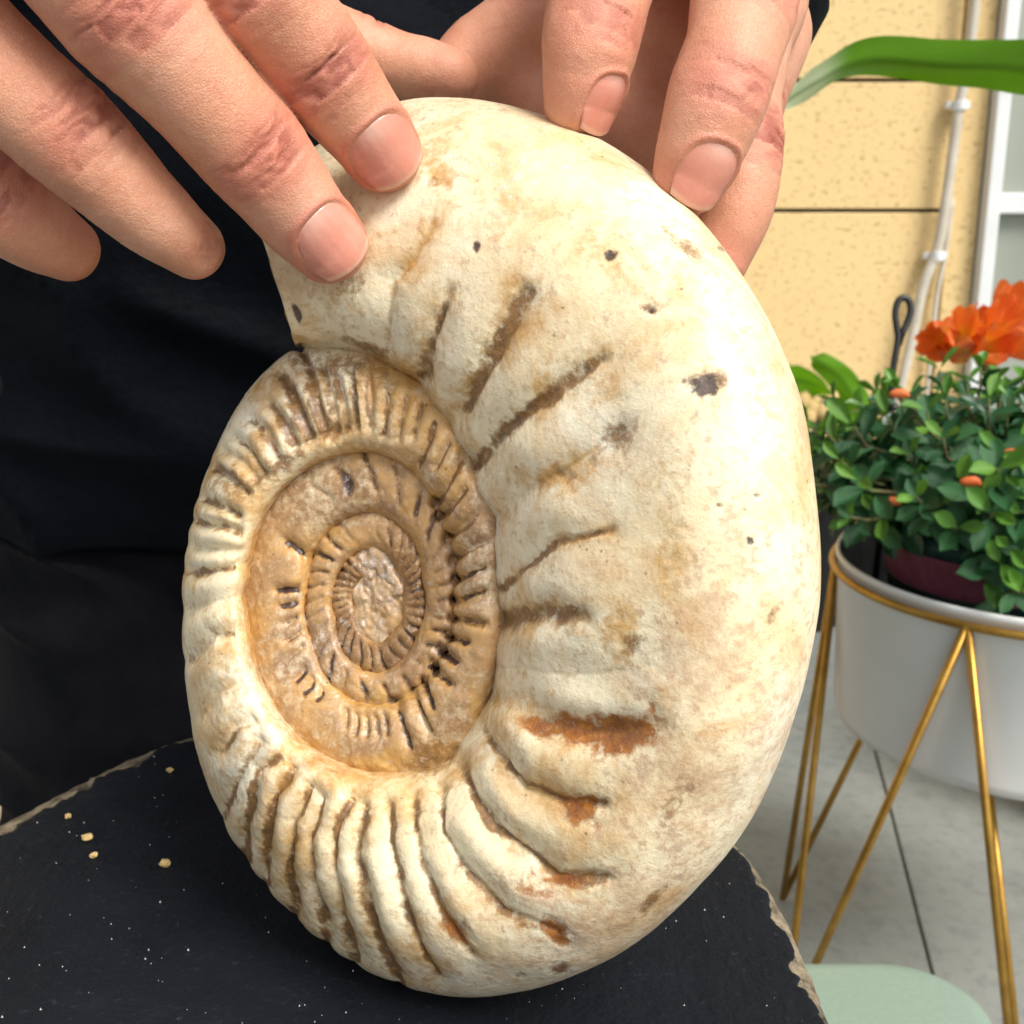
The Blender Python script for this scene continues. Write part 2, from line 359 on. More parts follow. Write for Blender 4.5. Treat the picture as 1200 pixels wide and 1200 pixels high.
# ------------------------------------------------------------------ the ammonite
CX, CY = 440.0, 700.0
SPIRAL = [(302, 263), (345, 188), (400, 140), (480, 113), (560, 115), (640, 135), (720, 172), (790, 225), (850, 292), (900, 372), (935, 460), (955, 560),
          (961, 655), (950, 760), (921, 870), (870, 975), (800, 1060), (720, 1122), (630, 1160), (550, 1172), (470, 1158), (400, 1123), (330, 1064), (280, 1000),
          (245, 920), (222, 820), (215, 720), (220, 640), (240, 562), (270, 492), (310, 436), (350, 404),
          (430, 416), (500, 470), (548, 560), (572, 690), (560, 810), (520, 885), (440, 908), (368, 882), (314, 820), (292, 740), (294, 660), (310, 600), (345, 556),
          (400, 532), (440, 527), (490, 556), (520, 620), (529, 700), (511, 775), (476, 815), (430, 826), (388, 802), (368, 755), (362, 690), (372, 640), (402, 610),
          (440, 600), (474, 622), (492, 680), (488, 742), (466, 780), (436, 790), (408, 772), (394, 725), (396, 676), (416, 648), (442, 642), (463, 668), (470, 705), (462, 738),
          (444, 752), (426, 742), (417, 715), (420, 690), (432, 675), (446, 680), (455, 702), (448, 720), (437, 722), (430, 708), (434, 698), (440, 697)]
sp = np.array(SPIRAL, float); dx, dy = sp[:, 0] - CX, sp[:, 1] - CY
ang = np.degrees(np.unwrap(np.arctan2(dx, -dy))); ang = ang - ang[0]; rad = np.hypot(dx, dy)
ss = np.arange(-40, ang[-1] + 1, 1.0); rr = np.interp(ss, ang, rad); rr[ss < 0] = rad[0] + (0 - ss[ss < 0]) * .6
ker = np.exp(-.5 * (np.arange(-12, 13) / 4.5) ** 2); ker /= ker.sum()
rs = np.convolve(np.pad(rr, 12, 'edge'), ker, 'valid')
S = lambda s: np.interp(s, ss, rs)
PHI0 = math.atan2(dx[0], -dy[0])
B_S = [0, 60, 110, 180, 230, 288, 340, 400, 540, 720, 900, 1100, 1300, 1540]
B_V = [.030, .032, .032, .0285, .0255, .0205, .0185, .0165, .0125, .0095, .0078, .0064, .0052, .0044]
S_END = 1540.0
sv = [0.0]
while sv[-1] < S_END:
    s_ = sv[-1]; r_m = max(S(s_), 30) / FPX * .29; sv.append(s_ + math.degrees(.00052 / r_m))
sv = np.array(sv); NS = len(sv)
v = np.concatenate([np.linspace(0, math.pi, 190, endpoint=False), np.linspace(math.pi, 2 * math.pi, 48, endpoint=False)]); NV = len(v)
Rin = S(np.minimum(sv + 360, ss[-1])); Rout = S(sv) * (1 + .13 * sstep(352, 405, sv))
# little overlap under the next whorl also at the inner edge
Rin = Rin * (1 - .03 * sstep(0, 60, sv))
mid = (Rin + Rout) / 2; half = (Rout - Rin) / 2; bb = np.interp(sv, B_S, B_V)
c, s1 = np.cos(v), np.sin(v)
nexp = np.where(c > 0, 2.05, 2.9)
xx = np.sign(c) * np.abs(c) ** (2 / nexp); yy = np.sign(s1) * np.abs(s1) ** (2 / nexp)
Rg = mid[:, None] + half[:, None] * xx[None, :]
PH = PHI0 + np.radians(sv)[:, None] + 0 * Rg
# fold the ribs a little forward on the flank
QX = CX + Rg * np.sin(PH); QY = CY - Rg * np.cos(PH)
MD = .30 - .45 * (QX - 440) / FPX * .30
DP = MD - bb[:, None] * yy[None, :]
Pc = px2cam(QX, QY, DP)
# normals
du = np.gradient(Pc, axis=0); dv_ = np.gradient(np.concatenate([Pc[:, -1:], Pc, Pc[:, :1]], 1), axis=1)[:, 1:-1]
Nn = np.cross(du, dv_); Nn /= np.linalg.norm(Nn, axis=2, keepdims=True) + 1e-12
ctr = px2cam(CX + mid * np.sin(PH[:, 0]), CY - mid * np.cos(PH[:, 0]), (.30 - .45 * (CX + mid * np.sin(PH[:, 0]) - 440) / FPX * .30))
sgn = np.sign(((Pc - ctr[:, None]) * Nn).sum(2, keepdims=True)); Nn *= np.where(sgn == 0, 1, sgn)

PT = Pc * 1000.0     # mm, for noise
wob = vnoise(PT, .055, 3)
QXw = QX + 5 * vnoise(PT, .09, 11) + 2.0 * vnoise(PT, .30, 12) + .7 * vnoise(PT, .9, 15); QYw = QY + 5 * vnoise(PT, .09, 13) + 2.0 * vnoise(PT, .30, 14) + .7 * vnoise(PT, .9, 16)
disp = np.zeros_like(QX); brown = np.zeros_like(QX); ochre = np.zeros_like(QX); rust = np.zeros_like(QX); dark = np.zeros_like(QX); pink = np.zeros_like(QX); speck = np.zeros_like(QX); white = np.zeros_like(QX)
QXd = QX + 4 * vnoise(PT, .07, 11); QYd = QY + 4 * vnoise(PT, .07, 13)
def seg_dist(poly, m, QXw=QXw, QYw=QYw):
    """distance to a polyline and the fraction along it"""
    x, y = QXw[m], QYw[m]; best = np.full(x.shape, 1e9); fr = np.zeros(x.shape)
    L = [0]
    for i in range(len(poly) - 1): L.append(L[-1] + math.dist(poly[i], poly[i + 1]))
    for i in range(len(poly) - 1):
        ax, ay = poly[i]; bx, by = poly[i + 1]; ex, ey = bx - ax, by - ay; q = ex * ex + ey * ey
        t = np.clip(((x - ax) * ex + (y - ay) * ey) / q, 0, 1); d = np.hypot(x - ax - t * ex, y - ay - t * ey)
        k = d < best; best[k] = d[k]; fr[k] = (L[i] + t[k] * (L[i + 1] - L[i])) / L[-1]
    return best, fr
NZK = np.clip(1.4 * vnoise(PT, .11, 91) + .6 * vnoise(PT, .4, 92), -1, 1); NZ2 = vnoise(PT, .17, 93) + .7 * vnoise(PT, .5, 94)
outer_zone = (sv < 372)[:, None] & np.ones((1, NV), bool)
# (points, groove half-width px, depth mm, brown width px, brown strength, colour)
G = [
 ([(503, 262), (482, 303), (457, 330), (447, 400)], 16, .9, 5, .75, 'o'),
 ([(527, 340), (512, 378), (489, 445)], 17, 1.2, 9, .95, 'b'),
 ([(615, 346), (587, 394), (560, 440), (538, 484)], 20, 1.4, 11, .95, 'b'),
 ([(700, 420), (640, 464), (588, 502), (551, 548)], 22, 1.5, 10, .9, 'b'),
 ([(724, 502), (640, 559), (575, 610)], 22, 1.2, 5, .5, 'o'),
 ([(712, 620), (647, 636), (600, 668), (577, 690)], 22, 1.3, 6, .85, 'b'),
 ([(680, 724), (630, 718), (575, 726)], 22, 1.4, 12, .85, 'b'),
 ([(770, 780), (700, 790), (630, 790), (575, 780)], 26, .9, 3, .2, 'o'),
 ([(565, 815), (591, 818), (640, 848), (700, 862), (768, 850)], 26, 2.0, 14, .3, 'o'),
 ([(555, 855), (574, 880), (605, 923), (655, 938), (705, 942)], 24, 1.9, 6, .9, 'b'),
 ([(527, 888), (543, 934), (572, 972), (616, 1004), (650, 1032), (710, 1034)], 24, 2.0, 6, .95, 'b'),
 ([(505, 912), (510, 976), (536, 1018), (588, 1072), (655, 1096)], 22, 1.9, 5, .75, 'b'),
 ([(478, 920), (477, 965), (486, 1010), (516, 1074), (552, 1118)], 18, 1.6, 6, .75, 'b'),
 ([(450, 935), (450, 990), (466, 1053), (490, 1110), (513, 1149)], 16, 1.6, 5, .9, 'b'),
 ([(424, 936), (413, 1004), (427, 1077), (448, 1122), (468, 1153)], 15, 1.6, 6, 1, 'b'),
 ([(410, 928), (389, 976), (385, 1025), (394, 1084), (415, 1128)], 14, 1.5, 5, .95, 'b'),
 ([(373, 934), (357, 990), (359, 1039), (380, 1110)], 13, 1.5, 4.5, .95, 'b'),
 ([(358, 920), (336, 969), (331, 1018), (344, 1083)], 13, 1.5, 4.5, 1, 'b'),
 ([(342, 893), (315, 937), (304, 990), (308, 1045)], 13, 1.5, 4.5, 1, 'b'),
 ([(336, 879), (296, 907), (281, 972), (284, 1012)], 13, 1.4, 5, 1, 'b'),
 ([(300, 870), (268, 925), (259, 958)], 13, 1.2, 3.5, .7, 'b'),
 ([(292, 845), (272, 856), (258, 885)], 12, 1.1, 5, .8, 'b'),
 ([(285, 800), (250, 815), (236, 840)], 12, 1.0, 3, .45, 'o'),
 ([(275, 743), (245, 746), (219, 775)], 12, 1.3, 5, .6, 'b'),
 ([(278, 700), (245, 705), (216, 715)], 12, .9, 3, .4, 'o'),
 ([(285, 662), (250, 668), (220, 671)], 9, 1.2, 4, .85, 'b'),
 ([(284, 648), (255, 645), (225, 640)], 8, 1.1, 4, .6, 'o'),
 ([(280, 626), (255, 616), (227, 611)], 8, 1.2, 4, .9, 'b'),
 ([(278, 606), (258, 594), (236, 583)], 8, 1.1, 4, .8, 'b'),
 ([(288, 578), (268, 560), (250, 546)], 8, 1.2, 5, .9, 'b'),
 ([(300, 562), (280, 538), (262, 526)], 8, 1.2, 4, .6, 'o'),
 ([(310, 556), (290, 528), (273, 510)], 8, 1.2, 4, .8, 'b'),
 ([(325, 540), (308, 508), (292, 490)], 8, 1.2, 5, .7, 'b'),
 ([(345, 526), (330, 498), (312, 474)], 8, 1.2, 5, .85, 'b'),
 ([(362, 520), (350, 490), (328, 440)], 8, 1.3, 6, 1, 'b'),
 ([(377, 512), (366, 470), (352, 412)], 8, 1.3, 6, 1, 'b'),
 ([(390, 516), (383, 470), (370, 422)], 8, 1.3, 5, .9, 'b'),
 ([(401, 508), (397, 475), (390, 440)], 8, 1.2, 5, .9, 'b'),
 ([(414, 500), (412, 470), (409, 430)], 8, 1.2, 5, .9, 'b')]
T2 = [  # ribs of the inner flank that shows along the seam
 ([(428, 504), (429, 464), (430, 436)], 5, .8), ([(445, 512), (448, 481), (452, 455)], 5, .9), ([(462, 515), (468, 487), (476, 462)], 5, .8), ([(480, 512), (495, 472)], 5, .9),
 ([(488, 545), (509, 498)], 5, 1), ([(508, 548), (526, 518)], 5, .9), ([(508, 590), (541, 540)], 6, 1), ([(515, 605), (547, 575)], 6, .9), ([(522, 633), (561, 600)], 6, 1),
 ([(527, 656), (567, 636)], 6, 1), ([(532, 677), (567, 666)], 6, 1.1), ([(532, 703), (570, 693)], 7, 1.4), ([(526, 726), (568, 732)], 5, 1), ([(518, 747), (545, 756)], 5, 1.2),
 ([(512, 762), (534, 778)], 5, 1.3), ([(503, 780), (528, 803)], 5, 1.3), ([(493, 800), (505, 828)], 5, 1.2), ([(482, 815), (502, 858)], 5, 1.2), ([(461, 825), (480, 878)], 6, 1.4),
 ([(447, 838), (452, 862)], 4, .8), ([(437, 840), (440, 864)], 4, .8), ([(427, 840), (428, 864)], 4, .8), ([(416, 838), (415, 862)], 4, .8), ([(404, 834), (402, 856)], 4, .7),
 ([(378, 806), (372, 818)], 6, 1.5), ([(366, 797), (358, 810)], 6, 1.4), ([(356, 783), (346, 797)], 6, 1.4), ([(354, 756), (336, 772)], 5, 1.4), ([(354, 738), (334, 750)], 5, 1.4), ([(352, 721), (331, 730)], 5, 1.4),
 ([(350, 704), (328, 710)], 7, 1.6), ([(352, 690), (325, 692)], 5, 1.3), ([(360, 652), (334, 636)], 7, 1.3)]
def paint(poly, w, dep, bw, st, col, zone):
    xs = [p[0] for p in poly]; ys = [p[1] for p in poly]; pad = 3 * w
    m = zone & (QX > min(xs) - pad) & (QX < max(xs) + pad) & (QY > min(ys) - pad) & (QY < max(ys) + pad)
    if not m.any(): return
    d, fr = seg_dist(poly, m); dd, frd = seg_dist(poly, m, QXd, QYd); fade = sstep(0, .08, fr) * .35 + .65
    outer_first = math.dist(poly[0], (CX, CY)) > math.dist(poly[-1], (CX, CY)); fo = frd if outer_first else 1 - frd
    endf = (.25 + .75 * sstep(0, .5, fo)) if w >= 15 else 1 - .3 * (1 - sstep(0, .2, fo))
    nzk = NZK[m]; bw = bw * (1 + .45 * nzk); dep = dep * 1.45
    disp[m] -= dep * np.exp(-(dd / w) ** 2) * endf + dep * .42 * np.exp(-(dd / (bw * .9)) ** 2) * st
    k = np.exp(-(np.abs(d) / bw) ** 2.6) * st * fade * np.clip(.95 + .48 * NZ2[m], 0, 1.15)
    ochre[m] = np.maximum(ochre[m], np.exp(-(d / (bw * 2.2)) ** 2) * .62 * max(st, .5))
    if col == 'b': brown[m] = np.maximum(brown[m], k)
    elif col == 'd': dark[m] = np.maximum(dark[m], k)
    elif col == 'o': ochre[m] = np.maximum(ochre[m], k * .95)
for poly, w, dep, bw, st, col in G: paint(poly, w, dep, bw, st, col, outer_zone)
inner_zone = (sv > 345)[:, None] & np.ones((1, NV), bool)
for poly, w, st in T2:
    paint(poly, w * 1.3, .9, w * .62, min(st, 1), 'b', inner_zone)
    if st > 1: paint(poly, w, .04, w * .52, .95, 'd', inner_zone)
# dense ribs of the innermost whorls: cut across the flank, spaced by growth angle
rel = (Rg - Rin[:, None]) / (Rout - Rin)[:, None]
SG = sv[:, None] + 9 * (rel - .5) + 3 * vnoise(PT, .25, 21)
for lo, hi, per, r0, r1, dk in ((690, 1085, 13.5, .30, .85, .75), (1085, 1450, 11.5, .25, .92, .95)):
    zf = sstep(lo, lo + 25, sv)[:, None] * (1 - sstep(hi - 25, hi, sv)[:, None]) * sstep(r0 - .12, r0 + .05, rel) * (1 - sstep(r1 - .1, r1 + .1, rel))
    ph = (SG / per) % 1.0; g = np.exp(-((ph - .5) / .17) ** 2) * zf * (.65 + .5 * vnoise(PT, .16, 23))
    disp -= 1.0 * g; brown = np.maximum(brown, g * .95); dark = np.maximum(dark, g * dk)
# single stains and flaws: (x, y, rx, ry, rot, kind, strength, depth)
for x, y, rx, ry, ro, kind, st, dep in (
 (517, 205, 26, 20, 20, 'o', 1, .6), (512, 212, 12, 10, 0, 'b', .6, .3), (716, 300, 10, 8, 0, 'd', 1, .5), (555, 285, 5, 7, 0, 'd', .9, .5), (765, 360, 12, 7, 20, 'b', .9, .5), (768, 362, 4, 4, 0, 'd', 1, .4),
 (824, 457, 14, 10, 0, 'd', 1.0, .9), (842, 450, 10, 10, 0, 'b', .7, .3), (719, 509, 22, 18, -30, 'b', .75, .9), (640, 559, 30, 12, -20, 'o', .8, .4), (648, 553, 12, 5, 20, 'b', .7, .4),
 (888, 580, 5, 5, 0, 'd', .8, .5), (880, 633, 5, 5, 0, 'd', .9, .5), (845, 595, 6, 5, 0, 'b', .8, .3), (903, 722, 6, 18, 20, 'b', .6, .4), (745, 757, 14, 13, 0, 'b', .7, .4), (735, 740, 26, 30, 0, 'o', .9, .2),
 (620, 848, 26, 12, 32, 'r', 1, .6), (670, 856, 40, 15, 12, 'r', 1, .8), (730, 860, 40, 22, -14, 'r', 1.1, 1.0), (678, 944, 30, 15, 5, 'r', 1, .9), (690, 938, 14, 12, 0, 'r', 1, .5), (660, 1034, 28, 8, -5, 'r', .9, .7), (690, 1030, 20, 10, -10, 'o', 1, .5),
 (770, 1055, 24, 8, -50, 'b', .8, .6), (790, 940, 16, 34, 25, 'b', .55, .4), (810, 925, 10, 8, 0, 'b', .5, .3), (650, 1092, 14, 7, 35, 'r', .9, .6), (655, 1139, 8, 5, 0, 'b', .8, .5), (607, 1140, 8, 4, 0, 'b', .7, .4),
 (530, 1092, 10, 26, -35, 'r', .8, .8), (780, 700, 16, 70, -4, 'o', .55, 0), (800, 560, 20, 60, 12, 'o', .55, 0), (790, 640, 24, 40, 0, 'o', .5, 0), (700, 300, 40, 22, 30, 'o', .45, .1), (600, 245, 16, 34, 40, 'o', .5, .2), (690, 470, 30, 14, -30, 'o', .5, .1),
 (348, 368, 4, 14, -20, 'd', .9, .5), (798, 285, 4, 28, -55, 'b', .7, .5), (845, 290, 8, 4, 20, 'd', .6, .3), (860, 640, 30, 60, 0, 's', .9, 0), (820, 760, 90, 90, 0, 's', 1, 0), (810, 920, 110, 110, 0, 's', .9, 0), (740, 1060, 110, 70, -20, 's', .9, 0), (900, 850, 60, 130, 10, 's', .8, 0), (640, 200, 80, 40, 0, 'w', .5, 0),
 (290, 760, 60, 90, 0, 'o', .45, 0), (300, 560, 60, 34, -50, 'o', .75, .2), (330, 545, 50, 14, -35, 'b', .75, .4), (265, 575, 30, 20, 40, 'b', .55, .4), (400, 430, 60, 20, 5, 'b', .6, .2), (460, 450, 50, 40, 30, 'o', .85, 0), (420, 470, 80, 50, 0, 'o', .5, 0), (262, 880, 40, 60, 0, 'o', .4, 0), (370, 880, 60, 26, 30, 'o', .6, 0), (450, 895, 70, 16, -8, 'o', .8, .4), (500, 885, 30, 14, -30, 'b', .55, .3), (390, 760, 40, 70, 0, 'w', .35, 0), (560, 830, 12, 30, 10, 'o', .8, .3), (340, 400, 40, 10, 10, 'o', .8, .2), (430, 408, 40, 8, 20, 'b', .7, .2), (395, 350, 40, 60, 0, 'o', .4, 0), (410, 330, 16, 14, -30, 'b', .5, .4)):
    a = math.radians(ro); X, Y = QXw - x, QYw - y; u_ = (X * math.cos(a) + Y * math.sin(a)) / rx; w_ = (-X * math.sin(a) + Y * math.cos(a)) / ry
    rr2 = u_ ** 2 + w_ ** 2; mk = rr2 < 5; g = np.zeros_like(QX); g[mk] = np.exp(-(rr2[mk] * (1 + .75 * NZK[mk])) ** 1.3 * .9) * st
    if ry < 60 and kind != 's' and dep > 0: disp -= g * dep * .6
    if kind == 'o': ochre = np.maximum(ochre, g)
    if kind == 'b': brown = np.maximum(brown, g)
    if kind == 'r': rust = np.maximum(rust, g)
    if kind == 'd': dark = np.maximum(dark, g)
    if kind == 's': speck = np.maximum(speck, g)
    if kind == 'w': white = np.maximum(white, g)
# tone of the older whorls; dirt kept in the seams
pink = np.maximum(pink, sstep(340, 420, sv)[:, None] * .80 * np.ones((1, NV))); pink = np.maximum(pink, sstep(640, 760, sv)[:, None] * .95 * np.ones((1, NV)))
seam = np.exp(-((rel - .02) / .07) ** 2) * sstep(190, 300, sv)[:, None]; ochre = np.maximum(ochre, seam * .95); ochre = np.maximum(ochre, .55 * (sstep(270, 330, sv) * (1 - sstep(420, 470, sv)))[:, None] * (.6 + .6 * NZ2)); ochre = np.maximum(ochre, .5 * np.exp(-((rel - .12) / .12) ** 2) * sstep(170, 260, sv)[:, None] * (.7 + .5 * NZ2))
brown = np.maximum(brown, np.exp(-((rel - .0) / .035) ** 2) * .5 * sstep(300, 380, sv)[:, None])
brown = np.maximum(brown, (sstep(1085, 1130, sv) * (1 - sstep(1420, 1460, sv)))[:, None] * (.56 + .25 * NZ2)); ochre = np.maximum(ochre, (sstep(690, 740, sv) * (1 - sstep(1080, 1110, sv)))[:, None] * (.30 + .4 * NZ2))
cen = sstep(1410, 1450, sv)[:, None] * np.ones((1, NV)); white = np.maximum(white, cen * .5); pink = np.maximum(pink, (sstep(1060, 1120, sv) * (1 - .6 * sstep(1400, 1450, sv)))[:, None] * 1.0 * np.ones((1, NV)))
white = np.maximum(white, .6 * np.exp(-((rel - .9) / .08) ** 2) * (sstep(640, 690, sv) * (1 - sstep(760, 800, sv)))[:, None])
speck = np.maximum(speck, sstep(.55, .9, rel) * .45 * (sv < 300)[:, None])
# gentle unevenness of the shell
fade = np.clip(bb / .03, .25, 1)[:, None]
disp += fade * (.9 * vnoise(PT, .045, 31) + .22 * vnoise(PT, .13, 32)) + .06 * vnoise(PT, .5, 33) + cen * .9 * vnoise(PT, .45, 34) + .22 * ochre * vnoise(PT, .8, 35)
umb = (sstep(380, 430, sv))[:, None] * .22 * (vnoise(PT, .3, 36) + .5 * vnoise(PT, .7, 37)); disp += umb
# outer rim keeps its line
edge = np.exp(-((rel - 1) / .03) ** 2) * (sv < 345)[:, None]; disp *= 1 - .45 * edge
disp *= (1 - .8 * sstep(1500, 1540, sv))[:, None]
P2 = Pc + Nn * disp[..., None] * .001
# aperture end: slightly ragged
rag = (1 - sstep(0, 14, sv))[:, None] * vnoise(PT, .2, 41)[..., None].squeeze(-1) * .0016
P2[..., 1] += rag; P2[..., 0] += rag * .6
verts = P2.reshape(-1, 3)
I = np.arange(NS - 1)[:, None] * NV; J = np.arange(NV)[None, :]; J1 = (J + 1) % NV
faces = np.stack([I + J, I + J1, I + NV + J1, I + NV + J], -1).reshape(-1, 4).tolist()
# aperture: the broken end is filled with stone, a little hollow
ringc = verts[:NV].mean(0); extra = []; base_n = len(verts); last = np.arange(NV)
for k, f in enumerate((.9, .7, .45, .2)):
    q = ringc + (verts[:NV] - ringc) * f; q[:, 0] += .004 * (1 - f) * 1.2; q += .0012 * vnoise(q * 1000, .25, 50 + k)[:, None]
    ids = base_n + k * NV + np.arange(NV); extra.append(q)
    for j in range(NV): faces.append((int(last[j]), int(ids[j]), int(ids[(j + 1) % NV]), int(last[(j + 1) % NV])))
    last = ids
verts = np.vstack([verts] + extra); faces.append(tuple(int(i) for i in last[::-1]))
npl = len(verts); pr = np.linspace(0, 62, 26); pa = np.linspace(0, 2 * math.pi, 90, endpoint=False); PG, AG = np.meshgrid(pr, pa, indexing='ij')
qx, qy = 441 + PG * .62 * np.sin(AG), 700 - PG * np.cos(AG); pd = .30 - .45 * (qx - 440) / FPX * .30 - .0030 - .0012 * np.cos(PG / 62 * math.pi / 2)
pc = px2cam(qx, qy, pd).reshape(-1, 3); pc[:, 2] += .0011 * vnoise(pc * 1000, .35, 95) + .0007 * vnoise(pc * 1000, .9, 96)
verts = np.vstack([verts, pc]); nP = len(pa)
for i in range(len(pr) - 1):
    for j in range(nP): a0_ = npl + i * nP; faces.append((a0_ + j, a0_ + (j + 1) % nP, a0_ + nP + (j + 1) % nP, a0_ + nP + j))
faces.append(tuple(int((NS - 1) * NV + j) for j in range(NV)))
Wv = cam2world(verts)
zmin = Wv[:, 2].min(); lowest = Wv[Wv[:, 2].argmin()]
SLAB_Z = zmin + .0012
origin = np.array([lowest[0], lowest[1], zmin])
me = mesh_from('ammonite_fossil', Wv - origin, faces)
def set_col(me, name, chans, n_extra=0, fill=(0, 0, 0, 0), fill2=(0, 0, 0, 0)):
    A = np.stack([np.clip(c_, 0, 1).reshape(-1) for c_ in chans], -1)
    if n_extra: A = np.vstack([A, np.tile(np.array(fill, float), (n_extra, 1)), np.tile(np.array(fill2, float), (len(pc), 1))])
    at_ = me.color_attributes.new(name, 'FLOAT_COLOR', 'POINT'); at_.data.foreach_set('color', A.astype(np.float32).ravel())
ne = len(verts) - NS * NV - len(pc)
set_col(me, 'stain', (brown, ochre, rust, dark), ne, (.3, .8, 0, 0), (.15, .3, 0, 0)); set_col(me, 'tone', (pink, speck, white, np.ones_like(pink)), ne, (.6, 0, 0, 1), (.85, 0, .42, 1))
bm = bmesh.new(); bm.from_mesh(me); bmesh.ops.recalc_face_normals(bm, faces=bm.faces); bm.to_mesh(me); bm.free()
amm = link('ammonite_fossil', me, MS); amm.location = origin.tolist()
tag(amm, 'cream and brown ribbed ammonite fossil held upright on the dark slab', 'fossil')

# ------------------------------------------------------------------ dark slab with chipped rim, on a stone column
pts = [on_z(970, 1200, SLAB_Z), on_z(925, 1075, SLAB_Z), on_z(872, 985, SLAB_Z), on_z(560, 835, SLAB_Z), on_z(228, 846, SLAB_Z), on_z(110, 897, SLAB_Z), on_z(0, 955, SLAB_Z)]
pl = [(p.x, p.y) for p in pts]; lx = pl[-1][0]
pl += [(lx - .035, .27), (lx - .025, .19), (lx + .02, .125), (-.05, .085), (.03, .10), (.075, .155), (pl[0][0] + .012, .205)]
cxs, cys = np.mean([p[0] for p in pl]), np.mean([p[1] for p in pl])
an = np.array([math.atan2(p[1] - cys, p[0] - cxs) for p in pl]); ra = np.array([math.hypot(p[0] - cxs, p[1] - cys) for p in pl])
od = np.argsort(an); an, ra = an[od], ra[od]
NA = 720; th = np.linspace(-math.pi, math.pi, NA, endpoint=False)
ro = np.interp(th, np.r_[an[-3:] - 2 * math.pi, an, an[:3] + 2 * math.pi], np.r_[ra[-3:], ra, ra[:3]])
k2 = np.exp(-.5 * (np.arange(-30, 31) / 11.0) ** 2); k2 /= k2.sum(); ro = np.convolve(np.r_[ro[-30:], ro, ro[:30]], k2, 'valid')
cs = np.stack([np.cos(th), np.sin(th), 0 * th], -1)
chip = vnoise(cs * 100, .16, 61) * .5 + vnoise(cs * 100, .45, 62) * .35 + vnoise(cs * 100, 1.1, 63) * .10
chipw = (.0040 + .0034 * np.clip(chip + .3, 0, 2)) * (1 + 1.3 * np.exp(-((th - 2.2) / .75) ** 2))
rings, rim = [], []
for f in np.concatenate([np.linspace(.02, .9, 26), np.linspace(.92, 1, 9)]):
    r_ = (ro - chipw) * f; rings.append((r_, 0 * th)); rim.append(0 * th + (.25 * sstep(.985, 1, f)))
rings += [(ro - chipw * .75, -.0012 - .001 * np.abs(vnoise(cs * 100, .9, 64))), (ro - chipw * .35, -.0026 - .0014 * np.abs(vnoise(cs * 100, .7, 65))), (ro - .0003, -.0052 + .0015 * chip),
          (ro + .0006 * chip, -.010 + 0 * th), (ro - .001 + .0012 * vnoise(cs * 100, .8, 66), -.017 + 0 * th), (ro - .004 + .001 * chip, -.021 + 0 * th), (ro - .010, -.0225 + 0 * th), (ro * .3, -.0225 + 0 * th)]
rim += [.85 + 0 * th, 1 + 0 * th, .95 + 0 * th, .45 + 0 * th, .35 + 0 * th, .3 + 0 * th, .1 + 0 * th, 0 * th]
V = []
for (r_, z_) in rings:
    x_, y_ = cxs + r_ * np.cos(th), cys + r_ * np.sin(th); q = np.stack([x_, y_, SLAB_Z + z_], -1)
    V.append(q)
V = np.concatenate(V); nr = len(rings); F = []
for i in range(nr - 1):
    a = i * NA + np.arange(NA); b = i * NA + (np.arange(NA) + 1) % NA; F.append(np.stack([a, b, b + NA, a + NA], -1))
F = np.concatenate(F)[:, ::-1].tolist(); F.append(tuple(range(NA))); F.append(tuple(((nr - 1) * NA + np.arange(NA))[::-1].tolist()))
zj = V[:, 2] - SLAB_Z; topm = zj > -1e-5; V[topm, 2] += .00025 * vnoise(V[topm] * 1000, .05, 67) - .0002
me = mesh_from('stone_table', V - np.array([cxs, cys, 0]), F)
rm = np.concatenate(rim); A = np.stack([rm, rm * 0, rm * 0, rm * 0 + 1], -1); at_ = me.color_attributes.new('rim', 'FLOAT_COLOR', 'POINT'); at_.data.foreach_set('color', A.astype(np.float32).ravel())
tb = empty('stone_table', (cxs, cys, 0)); tag(tb, 'dark slate table top with a chipped tan rim carrying the fossil', 'table')
st_ = link('table_top', me, M_SLATE, tb)
V, F = lathe([(.10, 0), (.102, .004), (.098, .03), (.07, .06), (.062, .2), (.066, SLAB_Z - .06), (.085, SLAB_Z - .03), (.088, SLAB_Z - .0221)], 48)
link('column', mesh_from('column', V, F), M_SLATE, tb)
# crumbs and dust on the slab
for i, (x, y, sz) in enumerate(((80, 958, .0011), (102, 984, .0017), (110, 1004, .0012), (193, 1014, .0016), (199, 904, .0012))):
    p = on_z(x, y, SLAB_Z); bm = bmesh.new(); bmesh.ops.create_icosphere(bm, subdivisions=2, radius=sz)
    for w_ in bm.verts: w_.co *= random.uniform(.75, 1.2); w_.co.z = w_.co.z * .7
    m_ = bpy.data.meshes.new('stone_crumb'); bm.to_mesh(m_); bm.free(); o = link('stone_crumb', m_, M_CRUMB); o.location = (p.x, p.y, SLAB_Z + sz * .45)
    tag(o, 'tiny yellow stone crumb lying on the dark slate table top', 'crumb', 'crumbs on the slate')
DV, DF = [], []
for i in range(420):
    a = random.uniform(-math.pi, math.pi); r_ = float(np.interp(a, th, ro)) * math.sqrt(random.random()) * .93; x, y = cxs + r_ * math.cos(a), cys + r_ * math.sin(a)
    s_ = random.choice((.00012, .00018, .00022, .0003)); b = len(DV)
    DV += [(x - s_, y - s_ * .6, SLAB_Z - .0003), (x + s_, y - s_ * .4, SLAB_Z - .0003), (x, y + s_, SLAB_Z - .0003), (x, y, SLAB_Z + s_)]; DF += [(b, b + 1, b + 3), (b + 1, b + 2, b + 3), (b + 2, b, b + 3)]
o = struct(link('stone_dust', mesh_from('stone_dust', DV, DF, False), M_DUST), 'stuff'); tag(o, 'pale specks of stone dust scattered over the dark slate', 'dust')

